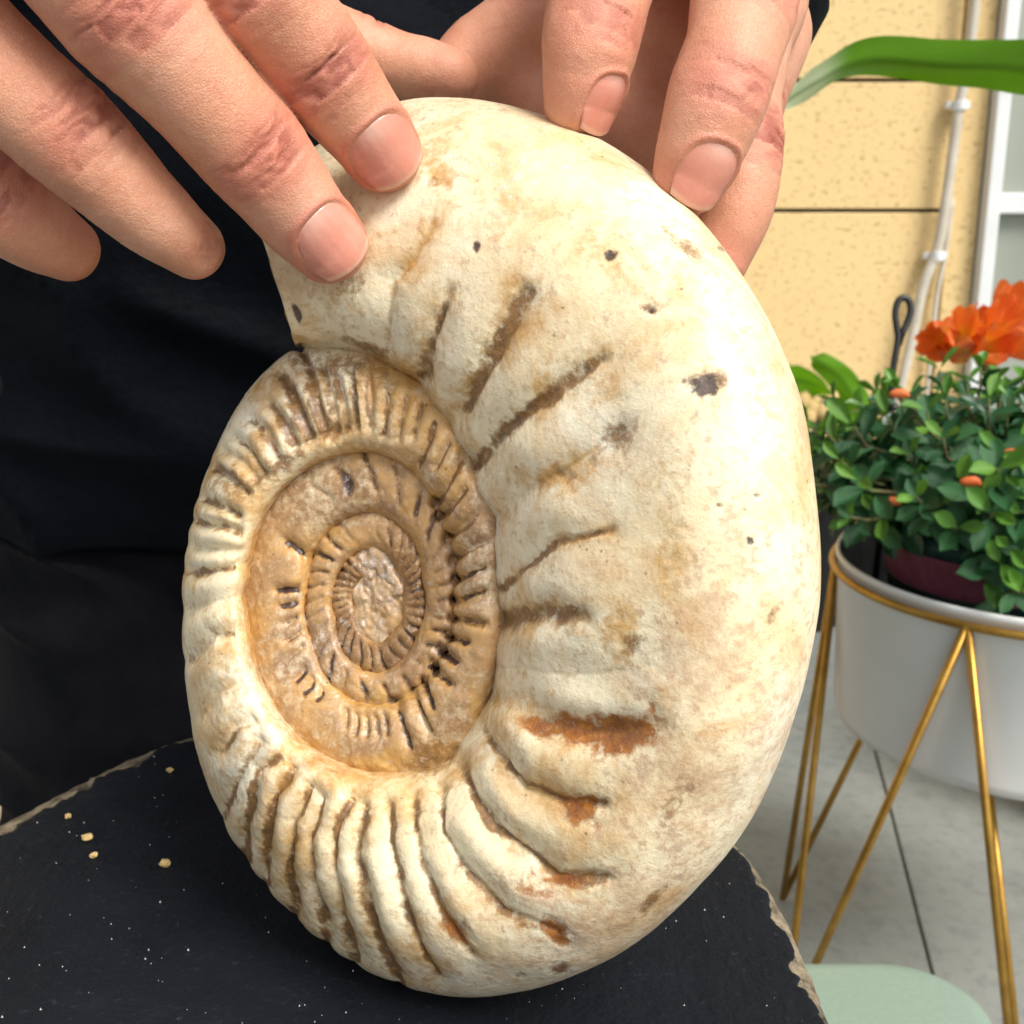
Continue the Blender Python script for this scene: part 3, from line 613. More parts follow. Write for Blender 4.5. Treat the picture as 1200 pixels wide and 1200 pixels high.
# ------------------------------------------------------------------ hands: smooth distance field, meshed with surface nets
def unit(a): a = np.asarray(a, float); return a / np.linalg.norm(a)
class Finger:
    def __init__(s, pts, dorsal=(0, 0, -1), nail=None, creases=(), flat=.92, red=1.0, dirt=0.0):  # dirt: strength of the shade painted on the fingertip
        P = np.array([[*px2cam(x, y, d), r * d / FPX] for x, y, d, r in pts]); s.sub = 9
        Q = crom(P, s.sub); s.c = Q[:, :3]; s.r = Q[:, 3]; s.n0 = unit(dorsal); s.flat = flat; s.nail = nail; s.creases = creases; s.red = red; s.dirt = dirt
        s.s = np.r_[0, np.cumsum(np.linalg.norm(np.diff(s.c, axis=0), axis=1))]
        for j, st in creases: s.r = s.r * (1 + .035 * np.exp(-((s.s - s.s[j * s.sub]) / .006) ** 2))
        # the finger narrows between its joints
        js = [s.s[j * s.sub] for j, _ in creases]
        for a, b in zip(js[:-1], js[1:]): s.r = s.r * (1 - .045 * np.exp(-((s.s - (a + b) / 2) / (abs(b - a) * .28)) ** 2))
    def dist(s, p, full=False):
        best = np.full(p.shape[:-1], 1e3, np.float32)
        if full: S_ = np.zeros(p.shape[:-1]); LA = np.zeros(p.shape[:-1]); DO = np.zeros(p.shape[:-1]); RR = np.ones(p.shape[:-1])
        for i in range(len(s.c) - 1):
            a, b = s.c[i], s.c[i + 1]; ba = b - a; q = ba @ ba
            t = np.clip((p - a) @ ba / q, 0, 1); w = p - a - t[..., None] * ba; ax = ba / math.sqrt(q)
            n = unit(s.n0 - ax * (s.n0 @ ax)); dn = w @ n; r = s.r[i] + t * (s.r[i + 1] - s.r[i])
            d = np.sqrt(np.maximum((w * w).sum(-1) + dn * dn * (1 / s.flat ** 2 - 1), 0)) - r
            if full:
                k = d < best; l = np.cross(ax, n); S_[k] = (s.s[i] + t * (s.s[i + 1] - s.s[i]))[k]; DO[k] = (dn / r)[k]; LA[k] = ((w @ l) / r)[k]; RR[k] = r[k]
            best = np.minimum(best, d)
        return (best, S_, LA, DO, RR) if full else best
    def frame(s):              # nail frame at the tip
        ax = unit(s.c[-1] - s.c[-5]); n0 = unit(self_n(s)); n = unit(n0 - ax * (n0 @ ax)); return s.c[-1], ax, n, np.cross(ax, n), s.r[-1]
def self_n(f): return f.nail.get('n', f.n0) if f.nail else f.n0
def smin(a, b, k):
    h = np.clip(.5 + .5 * (b - a) / k, 0, 1); return b * (1 - h) + a * h - k * h * (1 - h)
class Hand:
    def __init__(s, fingers, palm): s.f = fingers; s.p = palm
    def palm_d(s, p):
        best = np.full(p.shape[:-1], 1e3, np.float32)
        for pts in s.p:
            P = np.array([[*px2cam(x, y, d), r * d / FPX] for x, y, d, r in pts])
            for i in range(len(P) - 1):
                a, b = P[i, :3], P[i + 1, :3]; ba = b - a; t = np.clip((p - a) @ ba / (ba @ ba), 0, 1)
                d = np.linalg.norm(p - a - t[..., None] * ba, axis=-1) - (P[i, 3] + t * (P[i + 1, 3] - P[i, 3])); best = smin(best, d, .006)
        return best
    def sdf(s, p):
        dp = s.palm_d(p); out = dp
        for f in s.f: out = np.minimum(out, smin(f.dist(p), dp, .007))
        return out
    def bounds(s):
        A = []
        for f in s.f: A += [f.c - f.r.max(), f.c + f.r.max()]
        for pts in s.p: P = np.array([px2cam(x, y, d) for x, y, d, r in pts]); rmx = max(r * d / FPX for x, y, d, r in pts); A += [P - rmx, P + rmx]
        A = np.vstack(A); return A.min(0) - .004, A.max(0) + .004
    def field(s, lo, h, dims):
        D = np.full(dims, 1e3, np.float32); DPm = np.full(dims, 1e3, np.float32)
        ax = [(lo[k] + h * np.arange(dims[k])).astype(np.float32) for k in range(3)]
        def box(c0, c1):
            i0 = np.maximum(np.floor((c0 - lo) / h).astype(int), 0); i1 = np.minimum(np.ceil((c1 - lo) / h).astype(int) + 1, dims); return tuple(slice(a, b) for a, b in zip(i0, i1))
        def pts_of(sl): return np.stack(np.meshgrid(*[ax[k][sl[k]] for k in range(3)], indexing='ij'), -1)
        for pts in s.p:
            P = np.array([[*px2cam(x, y, d), r * d / FPX] for x, y, d, r in pts])
            for i in range(len(P) - 1):
                rm_ = max(P[i, 3], P[i + 1, 3]) + .010; sl = box(np.minimum(P[i, :3], P[i + 1, :3]) - rm_, np.maximum(P[i, :3], P[i + 1, :3]) + rm_)
                if any(q.stop <= q.start for q in sl): continue
                p = pts_of(sl); a, b = P[i, :3], P[i + 1, :3]; ba = b - a; t = np.clip((p - a) @ ba / (ba @ ba), 0, 1)
                d = np.linalg.norm(p - a - t[..., None] * ba, axis=-1) - (P[i, 3] + t * (P[i + 1, 3] - P[i, 3])); DPm[sl] = smin(DPm[sl], d, .006)
        D = DPm.copy()
        for f in s.f:
            E = {}
            sub = s.finger_chunks(f)
            fb = box(f.c.min(0) - f.r.max() - .010, f.c.max(0) + f.r.max() + .010); o3 = np.array([q.start for q in fb])
            if any(q.stop <= q.start for q in fb): continue
            Df = np.full(tuple(q.stop - q.start for q in fb), 1e3, np.float32)
            for i0, i1 in sub:
                c = f.c[i0:i1 + 1]; rm_ = f.r[i0:i1 + 1].max() + .009; sl = box(c.min(0) - rm_, c.max(0) + rm_)
                if any(q.stop <= q.start for q in sl): continue
                p = pts_of(sl); lsl = tuple(slice(q.start - int(o_), q.stop - int(o_)) for q, o_ in zip(sl, o3)); best = Df[lsl]
                for i in range(i0, i1):
                    a, b = f.c[i], f.c[i + 1]; ba = b - a; q = ba @ ba; t = np.clip((p - a) @ ba / q, 0, 1); w = p - a - t[..., None] * ba
                    axx = ba / math.sqrt(q); n = unit(f.n0 - axx * (f.n0 @ axx)); dn = w @ n
                    best = np.minimum(best, np.sqrt(np.maximum((w * w).sum(-1) + dn * dn * (1 / f.flat ** 2 - 1), 0)) - (f.r[i] + t * (f.r[i + 1] - f.r[i])))
                Df[lsl] = best
            D[fb] = smin(D[fb], smin(Df, DPm[fb], np.float32(.007)), np.float32(.0009))
        return D
    def finger_chunks(s, f): n = len(f.c) - 1; st = 4; return [(i, min(i + st, n)) for i in range(0, n, st)]
    def mesh(s, h):
        lo, hi = s.bounds(); dims = tuple((np.ceil((hi - lo) / h).astype(int) + 2).tolist()); return surface_nets(s.field(lo, h, dims), lo, h)
def surface_nets(D, lo, h):
    ins = D < 0; c = ins.astype(np.int8)
    cnt = sum(c[i:D.shape[0] - 1 + i, j:D.shape[1] - 1 + j, k:D.shape[2] - 1 + k] for i in (0, 1) for j in (0, 1) for k in (0, 1))
    cells = np.argwhere((cnt > 0) & (cnt < 8)); idm = np.full(cnt.shape, -1, np.int32); idm[tuple(cells.T)] = np.arange(len(cells))
    acc = np.zeros((len(cells), 3)); num = np.zeros(len(cells))
    cor = [(i, j, k) for i in (0, 1) for j in (0, 1) for k in (0, 1)]
    vals = {o: D[cells[:, 0] + o[0], cells[:, 1] + o[1], cells[:, 2] + o[2]] for o in cor}
    for o in cor:
        for a in range(3):
            if o[a]: continue
            q = list(o); q[a] = 1; q = tuple(q); v0, v1 = vals[o], vals[q]; m = (v0 < 0) != (v1 < 0)
            t = np.zeros(len(cells)); t[m] = v0[m] / (v0[m] - v1[m]); p = np.tile(np.array(o, float), (len(cells), 1)); p[:, a] += t; acc[m] += p[m]; num[m] += 1
    V = lo + h * (cells + acc / num[:, None]); F = []
    for a in range(3):
        b, c_ = (a + 1) % 3, (a + 2) % 3
        sl0 = [slice(None)] * 3; sl1 = [slice(None)] * 3; sl0[a] = slice(0, -1); sl1[a] = slice(1, None)
        A, B = ins[tuple(sl0)], ins[tuple(sl1)]; e = np.argwhere(A != B); e = e[(e[:, b] > 0) & (e[:, c_] > 0) & (e[:, b] < D.shape[b] - 1) & (e[:, c_] < D.shape[c_] - 1)]
        def ID(db, dc): q = e.copy(); q[:, b] += db; q[:, c_] += dc; return idm[q[:, 0], q[:, 1], q[:, 2]]
        quad = np.stack([ID(-1, -1), ID(0, -1), ID(0, 0), ID(-1, 0)], -1); fl_ = ~A[e[:, 0], e[:, 1], e[:, 2]]; quad[fl_] = quad[fl_][:, ::-1]; F.append(quad)
    return V, np.concatenate(F)

left = Hand([
    Finger([(205, -165, .236, 70), (288, -36, .240, 74), (370, 74, .252, 62), (420, 139, .260, 52), (449, 179, .2655, 45)], (-.15, -.05, -1), nail=dict(w=.88, l0=-1.12, l1=.70, n=(-.02, -.10, -1)), creases=((1, 1), (2, 1.0)), red=.9),
    Finger([(-25, -200, .214, 92), (142, 6, .230, 80), (294, 176, .250, 63), (350, 247, .259, 54), (385, 286, .2640, 45)], (.1, -.1, -1), nail=dict(w=.88, l0=-1.08, l1=.74, n=(.05, -.12, -1)), creases=((1, 1.0), (2, 1.0)), red=1.0),
    Finger([(-190, -130, .220, 84), (-70, 20, .232, 74), (82, 160, .243, 64), (170, 244, .254, 52), (225, 288, .264, 39)], (.30, -.45, -.85), creases=((2, 1.2),), red=.6, dirt=1.0),  # dirt: painted fingertip shade
    Finger([(-260, 20, .236, 72), (-110, 140, .248, 64), (-15, 225, .257, 58), (40, 268, .264, 50), (78, 290, .270, 40)], (.35, -.45, -.8), creases=((2, .8),), red=.7),
    Finger([(150, -190, .285, 78), (300, 0, .325, 54), (430, 66, .338, 44), (500, 84, .338, 39), (528, 89, .336, 33)], (.1, -1, .1), creases=((2, .7),), red=.5)],
    [[(205, -165, .236, 66), (-150, -420, .235, 95)], [(-25, -200, .214, 80), (-190, -420, .230, 95)], [(-190, -130, .220, 76), (-250, -400, .235, 95)], [(-260, 20, .236, 68), (-330, -360, .245, 95)],
     [(150, -190, .285, 80), (-150, -400, .26, 95)], [(-150, -420, .235, 95), (-330, -560, .262, 105)], [(-190, -420, .230, 95), (-330, -560, .262, 110)], [(-330, -360, .245, 95), (-340, -560, .262, 105)]])
right = Hand([
    Finger([(725, -150, .318, 66), (712, -55, .286, 68), (694, 40, .272, 57), (686, 90, .272, 51), (681, 120, .2735, 44)], (.30, -.2, -.9), nail=dict(w=.66, l0=-.80, l1=.76, n=(.72, -.22, -.70)), creases=((1, .7), (2, .6)), red=.7),
    Finger([(892, -120, .300, 62), (872, 10, .272, 62), (842, 112, .262, 58), (822, 172, .262, 52), (808, 208, .2635, 43)], (.35, -.25, -.9), nail=dict(w=.80, l0=-1.05, l1=.74, n=(.50, -.25, -.82)), creases=((1, .9), (2, .8)), red=.8),
    Finger([(885, 0, .330, 58), (866, 100, .306, 54), (873, 172, .294, 47), (866, 240, .292, 44), (842, 300, .294, 39)], (.75, -.1, -.65), creases=((2, 1.5),), red=.9),
    Finger([(890, 40, .352, 58), (870, 130, .345, 48), (850, 210, .340, 42), (830, 275, .338, 38)], (.7, 0, -.7), creases=((1, .8),), red=.7),
    Finger([(700, 0, .345, 70), (625, 28, .345, 56), (566, 62, .345, 47), (536, 88, .344, 42), (520, 108, .343, 36)], (-.5, -.8, -.3), creases=((1, 1.0),), red=.4)],
    [[(725, -150, .318, 60), (800, -60, .355, 84)], [(892, -120, .300, 58), (840, -60, .355, 84)], [(885, 0, .330, 54), (840, -40, .36, 84)], [(890, 40, .352, 52), (835, -20, .372, 80)], [(700, 0, .345, 66), (800, -40, .362, 80)],
     [(735, -120, .325, 58), (895, -100, .310, 58)], [(760, 60, .345, 60), (870, 60, .345, 60)], [(740, 50, .350, 58), (752, 150, .340, 48), (800, 215, .335, 42)], [(560, 70, .352, 40), (640, 118, .350, 42)], [(640, 20, .358, 56), (650, 130, .350, 44), (720, 150, .346, 46)], [(745, 20, .342, 60), (800, -40, .36, 80)], [(700, 0, .345, 66), (780, 90, .348, 52)], [(820, -40, .362, 92), (840, -60, .40, 92)]])

def finish_hand(H, h):
    V, F = H.mesh(h)
    me = mesh_from('tmp', V, F); n = np.zeros(len(V) * 3, np.float32); me.vertex_normals.foreach_get('vector', n); N = n.reshape(-1, 3).astype(float); bpy.data.meshes.remove(me)
    best = np.full(len(V), 1e3); red = np.zeros(len(V)); cre = np.zeros(len(V)); dirt = np.zeros(len(V)); dsp = np.zeros(len(V)); PM = V * 1000  # dirt: mask of the painted fingertip shade
    w1 = vnoise(PM, .22, 71); w2 = vnoise(PM, .6, 72)
    for fi, f in enumerate(H.f):
        m0 = np.zeros(len(V), bool); mn, mx = f.c.min(0) - f.r.max() - .003, f.c.max(0) + f.r.max() + .003
        m0 = np.all((V > mn) & (V < mx), axis=1); ids = np.where(m0)[0]
        if not len(ids): continue
        d, s_, la, do, rr_ = f.dist(V[ids], True); k = (d < best[ids]) & (d < .004); ids = ids[k]; s_, la, do, rr_, d = s_[k], la[k], do[k], rr_[k], d[k]
        best[ids] = d; red[ids] = 0; cre[ids] = 0; dirt[ids] = 0; dsp[ids] = 0
        rg = np.random.default_rng(100 + fi)
        dors = sstep(.05, .6, do)
        L = f.s[-1]
        red[ids] = f.red * .55 * sstep(L - .016, L - .002, s_)
        for j, st in f.creases:
            sj = f.s[j * f.sub]; red[ids] = np.maximum(red[ids], f.red * .8 * np.exp(-((s_ - sj) / .008) ** 2) * dors)
            # shallow arcs either side of the joint, longer near its middle, each broken up
            offs = np.sort(np.r_[rg.normal(0, .0030, 9), rg.uniform(-.010, .010, 9)])
            for o_ in offs:
                amp = st * rg.uniform(.16, .50) * math.exp(-(o_ / .0085) ** 2); sig = rg.uniform(.00035, .00060)
                cx_ = rg.uniform(-.25, .25); wd = rg.uniform(.45, .85); bow = (o_ / .006) * .0016
                curve = sj + o_ + bow * (1 - 1.2 * (la - cx_) ** 2) * -1 + .0007 * w1[ids] + .00035 * w2[ids] + .0004 * np.sin(la * 5 + rg.uniform(0, 6))
                g = np.exp(-((s_ - curve) / sig) ** 2) * np.exp(-((la - cx_) / wd) ** 4) * dors
                dsp[ids] -= amp * g; cre[ids] = np.maximum(cre[ids], g * min(1, amp * 2.4))
            dsp[ids] += .22 * st * np.exp(-((s_ - sj) / .0045) ** 2) * dors * (.5 + .5 * w1[ids])
        # shade painted into the skin colour towards the fingertip
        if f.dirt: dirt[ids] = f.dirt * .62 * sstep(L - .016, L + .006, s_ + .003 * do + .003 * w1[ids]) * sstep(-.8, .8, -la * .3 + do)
        if f.nail:
            o, ax, nn, ll, rt = f.frame(); q = V[ids] - o; y = (q @ ax) / rt; x = (q @ ll) / rt; up = (q @ nn) > 0
            nl = f.nail; yc, yh = (nl['l0'] + nl['l1']) / 2, (nl['l1'] - nl['l0']) / 2
            e = (np.abs(x / nl['w']) ** 2.6 + np.abs((y - yc) / yh) ** 2.6) ** (1 / 2.6)
            back = sstep(.3, -.6, (y - yc) / yh)
            dsp[ids] += up * (-.55 * (1 - sstep(.90, 1.02, e)) + (.30 + .28 * back) * np.exp(-((e - 1.13) / .085) ** 2) * (1 - .8 * sstep(.5, 1.0, (y - yc) / yh)))
            red[ids] = np.maximum(red[ids], up * f.red * .75 * np.exp(-((e - 1.15) / .16) ** 2)); cre[ids] = np.maximum(cre[ids], up * .55 * np.exp(-((e - 1.04) / .04) ** 2))
    dsp += .10 * w1 + .05 * w2 + .22 * vnoise(PM, .08, 73)
    return V + N * dsp[:, None] * .001, F, (np.clip(red, 0, 1), np.clip(cre, 0, 1), np.clip(dirt, 0, 1))  # third channel (dirt): painted fingertip shade
def make_nails(H, person):
    for f in H.f:
        if not f.nail: continue
        o, ax, nn, ll, rt = f.frame(); nl = f.nail; yc, yh = (nl['l0'] + nl['l1']) / 2, (nl['l1'] - nl['l0']) / 2; n = 25
        U = np.linspace(-1, 1, n); uu, ww = np.meshgrid(U, U, indexing='ij'); kk = .62
        X = uu * np.sqrt(1 - kk * ww ** 2 / 2) / math.sqrt(1 - kk / 2 * 0) * nl['w'] * 1.01 * (1 - .10 * (ww < 0) * ww ** 2); Y = yc + ww * np.sqrt(1 - kk * uu ** 2 / 2) * yh * 1.0
        base = o + ll * (X * rt)[..., None] + ax * (Y * rt)[..., None]
        # drop onto the finger
        t0 = np.full(X.shape, 2.2 * rt); 
        for _ in range(40):
            d = f.dist(base + nn * t0[..., None]); t0 = np.maximum(t0 - d * .8, 0.0)
        flat_t = np.sqrt(np.maximum(1 - (X * .93) ** 2, .02)) * rt * f.flat
        t = np.where(Y > .1, .45 * t0 + .55 * (flat_t - .04 * rt * (Y - .1)), t0)
        t = t - .00018 + .00002 * np.cos(uu * 19)
        Pn = base + nn * t[..., None]; und = Pn - nn * .0006
        V = np.vstack([Pn.reshape(-1, 3), und.reshape(-1, 3)]); Fq = []
        I_ = lambda i, j: i * n + j; m = n * n
        for i in range(n - 1):
            for j in range(n - 1):
                Fq.append((I_(i, j), I_(i + 1, j), I_(i + 1, j + 1), I_(i, j + 1))); Fq.append((m + I_(i, j), m + I_(i, j + 1), m + I_(i + 1, j + 1), m + I_(i + 1, j)))
        ring = [I_(i, 0) for i in range(n)] + [I_(n - 1, j) for j in range(1, n)] + [I_(i, n - 1) for i in range(n - 2, -1, -1)] + [I_(0, j) for j in range(n - 2, 0, -1)]
        for a, b in zip(ring, ring[1:] + ring[:1]): Fq.append((b, a, m + a, m + b))
        me = mesh_from('fingernail', cam2world(V) - np.array(person.location), Fq)
        lun = np.exp(-((uu / .6) ** 2 + ((ww + .95) / .42) ** 2)); free = sstep(.80, .93, ww + .10 * uu ** 2)
        A = np.stack([np.r_[lun.ravel(), lun.ravel()], np.r_[free.ravel(), free.ravel()], np.zeros(2 * m), np.ones(2 * m)], -1)
        a_ = me.color_attributes.new('nail_tone', 'FLOAT_COLOR', 'POINT'); a_.data.foreach_set('color', A.astype(np.float32).ravel())
        bm = bmesh.new(); bm.from_mesh(me); bmesh.ops.recalc_face_normals(bm, faces=bm.faces); bm.to_mesh(me); bm.free()
        link('fingernail', me, MN, person)

# ---- body under the clothes: rings swept along joints
def sweep(path, n=40, sub=6):
    """path rows: x,y,z,rx,ry (world); rings stay horizontal-ish: perpendicular to the path"""
    Q = crom(path, sub); pts = [Vector(q[:3]) for q in Q]; V, F = [], []; up = None
    for i, p in enumerate(pts):
        t = (pts[min(i + 1, len(pts) - 1)] - pts[max(i - 1, 0)]).normalized()
        if up is None: up = Vector((1, 0, 0)) if abs(t.x) < .8 else Vector((0, 0, 1))
        u = (up - t * up.dot(t)).normalized(); w = t.cross(u); up = u
        for k in range(n):
            a = 2 * math.pi * k / n; V.append(tuple(p + u * (math.cos(a) * Q[i, 3]) + w * (math.sin(a) * Q[i, 4])))
    m = len(pts)
    for i in range(m - 1):
        for k in range(n): F.append((i * n + k, i * n + (k + 1) % n, (i + 1) * n + (k + 1) % n, (i + 1) * n + k))
    F.append(tuple(range(n - 1, -1, -1))); F.append(tuple((m - 1) * n + k for k in range(n))); return V, F
TX, TY = -.104, .56
HEM = on_y(110, 640, .455).z
def wpt(px, py, d): return tuple(at(px, py, d))
lw, rw = wpt(-560, -600, .33), wpt(900, -220, .52)
l_arm = [(*wpt(-325, -545, .260), .0195, .0185), (*wpt(-420, -575, .29), .025, .022), (*lw, .031, .028), (-.33, .44, .86, .042, .040), (-.25, TY + .02, 1.02, .05, .05), (-.15, TY + .03, 1.06, .055, .055)]
r_arm = [(*wpt(836, -50, .392), .024, .023), (*wpt(862, -110, .44), .024, .022), (*rw, .030, .028), (.19, .60, .80, .042, .04), (.13, TY + .05, 1.02, .05, .05), (.04, TY + .03, 1.06, .055, .055)]
torso = [(TX, TY, .40, .125, .085), (TX, TY, .55, .120, .085), (TX, TY, .75, .125, .088), (TX, TY + .02, .95, .135, .085), (TX, TY + .03, 1.06, .11, .07), (TX, TY + .03, 1.12, .055, .055)]
legs = [[(TX + sx * .075, TY, .42, .07, .07), (TX + sx * .085, TY + .01, .25, .058, .06), (TX + sx * .09, TY + .03, .06, .04, .045), (TX + sx * .09, TY + .03, .012, .04, .045)] for sx in (-1, 1)]
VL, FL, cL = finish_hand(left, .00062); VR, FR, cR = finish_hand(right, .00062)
bodyV, bodyF = merge([sweep(torso), sweep(l_arm, 28), sweep(r_arm, 28), sweep(legs[0], 28), sweep(legs[1], 28)])
pl_ = np.array([TX, TY, 0.0])
AV = np.vstack([cam2world(VL), cam2world(VR), np.array(bodyV)]) - pl_
AF = FL.tolist() + (FR + len(VL)).tolist() + [tuple(i + len(VL) + len(VR) for i in f) for f in bodyF]
me = mesh_from('person', AV, AF)
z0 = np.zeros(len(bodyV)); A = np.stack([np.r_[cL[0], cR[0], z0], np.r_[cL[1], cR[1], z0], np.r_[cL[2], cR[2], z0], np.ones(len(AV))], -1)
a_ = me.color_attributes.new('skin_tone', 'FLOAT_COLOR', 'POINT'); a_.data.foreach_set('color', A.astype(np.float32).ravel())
person = link('person', me, MSK); person.location = pl_.tolist()
tag(person, 'person in black jacket and dark trousers steadying the fossil with both hands', 'person')
make_nails(left, person); make_nails(right, person)

def cloth(name, path, mat, n=160, sub=26, fold=1.0, seed=0, shear=(1, 1, .35)):
    V, F = sweep(path, n, sub); V = np.array(V); me = mesh_from(name, V, F); nn = np.zeros(len(V) * 3, np.float32); me.vertex_normals.foreach_get('vector', nn); N = nn.reshape(-1, 3)
    q = V.copy(); q[:, 2] += .35 * q[:, 0]; q[:, 0] -= .3 * V[:, 2]
    a = vnoise(q * np.array([9, 9, 30.0]), 1, 80 + seed); b = vnoise(q * np.array([26, 26, 60.0]), 1, 81 + seed); c_ = vnoise(V * 12, 1, 82 + seed)
    dd = fold * (.010 * (1 - np.abs(a)) ** 3 + .004 * (1 - np.abs(b)) ** 3 * (c_ > 0) * c_ + .007 * c_)
    V = V + N * dd[:, None]; bpy.data.meshes.remove(me)
    return V - pl_, F
cl = []
jk = [(TX, TY, HEM + .002, .190, .108), (TX, TY, HEM + .006, .193, .111), (TX, TY, HEM + .05, .190, .110), (TX, TY, HEM + .16, .186, .110), (TX, TY + .01, .80, .180, .112), (TX, TY + .02, .95, .16, .108), (TX, TY + .03, 1.07, .13, .09), (TX, TY + .03, 1.12, .065, .065)]
sl_l = [(*wpt(-440, -580, .30), .036, .034), (*lw, .040, .038), (-.33, .44, .86, .055, .053), (-.25, TY + .02, 1.02, .066, .066), (-.15, TY + .03, 1.05, .07, .07)]
sl_r = [(*wpt(838, 28, .392), .0300, .0300), (*wpt(842, 10, .398), .0330, .0330), (*wpt(858, -90, .44), .0385, .036), (*rw, .045, .042), (.19, .60, .80, .055, .053), (.13, TY + .05, 1.02, .066, .066), (.04, TY + .03, 1.05, .07, .07)]
parts = [cloth('j', jk, None, 200, 30, 1.0, 0), cloth('j', sl_l, None, 60, 14, .5, 5), cloth('j', sl_r, None, 60, 14, .3, 6)]
link('jacket', mesh_from('jacket', *merge(parts)), M_JACKET, person)['label'] = 'black jacket with soft folds'
tr = []
for k, sx in enumerate((-1, 1)):
    tr.append(cloth('t', [(TX + sx * .092, TY + .004, HEM + .06, .084, .094), (TX + sx * .066, TY + .002, HEM - .02, .086, .097), (TX + sx * .064, TY + .0, .36, .085, .094), (TX + sx * .066, TY + .01, .22, .076, .082), (TX + sx * .088, TY + .02, .08, .066, .074), (TX + sx * .088, TY + .02, .028, .068, .076)], None, 120, 30, 1.0, 20 + k))
link('trousers', mesh_from('trousers', *merge(tr)), M_TROUSER, person)['label'] = 'dark charcoal trousers'
for sx in (-1, 1):
    x, y = TX + sx * .09, TY - .02; V, F = sweep([(x, y + .09, .035, .030, .034), (x, y + .05, .040, .038, .040), (x, y - .03, .034, .040, .034), (x, y - .12, .028, .042, .026), (x, y - .17, .022, .030, .018)], 24, 5)
    V = np.array(V); V[:, 2] = np.maximum(V[:, 2], 0.0005); link('shoe', mesh_from('shoe', V - pl_, F), M_BLACK, person)

# cream board on the floor beside the leg
p = on_z(-40, 930, 0); bd = link('cream_board', box_mesh('cream_board', -.30, .0, -.2, .25, 0, .03, .003), M_CREAM); bd.location = (on_z(40, 960, .03).x - .02, on_z(40, 930, .03).y, 0.0006)
tag(bd, 'pale cream board lying on the floor beside the trouser leg', 'board')

# ------------------------------------------------------------------ pot on gold wire stand
RIM = at(1214, 656, .871); PX, PY, PZ = RIM.x, RIM.y, RIM.z; PR = .14
PBOT = on_y(1195, 956, PY - PR).z
stand = empty('wire_stand', (PX, PY, 0)); tag(stand, 'gold wire plant stand with V-shaped legs under the white pot', 'plant stand')
ringz = PZ - .010; WR = .0030; RR_ = PR + WR * .9
def sl3(v): return (v[0] - PX, v[1] - PY, v[2])
rp = [(RR_ * math.cos(a), RR_ * math.sin(a), ringz) for a in np.linspace(0, 2 * math.pi, 97)]
link('ring', mesh_from('ring', *tube(rp, WR, 10, False)), M_GOLD, stand)
def foot(px0, py0, slope, fy):           # a foot on the floor at depth fy, on the image line of its wire
    y = on_y(600, 600, fy); k = None
    lo_, hi_ = 700, 2600
    for _ in range(50):
        mm = (lo_ + hi_) / 2
        if on_z(600, mm, 0).y > fy: lo_ = mm
        else: hi_ = mm
    return on_z(px0 + slope * (lo_ - py0), lo_, 0)
apF = Vector((PX - RR_ * math.sin(R(39)), PY - RR_ * math.cos(R(39)), ringz)); apL = Vector((PX - RR_ * math.sin(R(118)), PY - RR_ * math.cos(R(118)), ringz)); apB = Vector((PX + .005, PY + RR_ + .002, ringz)); apR = Vector((PX + .1365, PY - .043, ringz))
fA = foot(1130, 700, -.41, PY - .06); fB = foot(978, 650, -.150, PY + .12); fD = foot(1130, 700, .100, PY - .16); fC = Vector((PX + .17, PY + .08, 0))
for a, b in ((apF, fA), (apL, fA), (apL, fB), (apB, fB), (apF, fD), (apR, fD), (apB, fC), (apR, fC)):
    d_ = (b - a).normalized(); side = Vector((d_.y, -d_.x, 0)).normalized() * 0
    b2 = Vector((b.x, b.y, WR)); link('leg_wire', mesh_from('leg_wire', *tube([sl3(a + Vector((0, 0, .001))), sl3(a.lerp(b2, .5)), sl3(b2)], WR, 10)), M_GOLD, stand)
b2 = Vector((fD.x + .012, fD.y + .02, WR)); w0 = on_z(1158, 915, PBOT - WR); link('leg_wire', mesh_from('leg_wire', *tube([sl3(w0), sl3(b2)], WR, 10)), M_GOLD, stand)
link('cross_bar', mesh_from('cross_bar', *tube([sl3(w0), (0, 0, PBOT - WR), (-(w0.x - PX), -(w0.y - PY), PBOT - WR)], WR, 8)), M_GOLD, stand)
pot = link('flower_pot', mesh_from('flower_pot', *lathe([(.02, PBOT - PZ), (PR * .92, PBOT - PZ), (PR * .955, PBOT - PZ + .003), (PR * .965, PBOT - PZ + .010), (PR - .001, -.006), (PR + .0012, -.004), (PR + .0012, -.0008), (PR + .0004, 0.0006), (PR - .001, .0006), (PR - .0020, -.0008), (PR - .0024, -.006), (PR - .009, PBOT - PZ + .012), (.02, PBOT - PZ + .010)], 128)), M_CERAMIC)
pot.location = (PX, PY, PZ); tag(pot, 'white glazed round flower pot sitting in the gold wire stand', 'flower pot')
link('inner_lining', mesh_from('inner_lining', *lathe([(PR - .0026, -.003), (PR - .0044, -.02), (PR - .0096, PBOT - PZ + .016), (.02, PBOT - PZ + .014), (.001, PBOT - PZ + .0141)], 96, caps=(0, 1))), M_POTIN, pot)
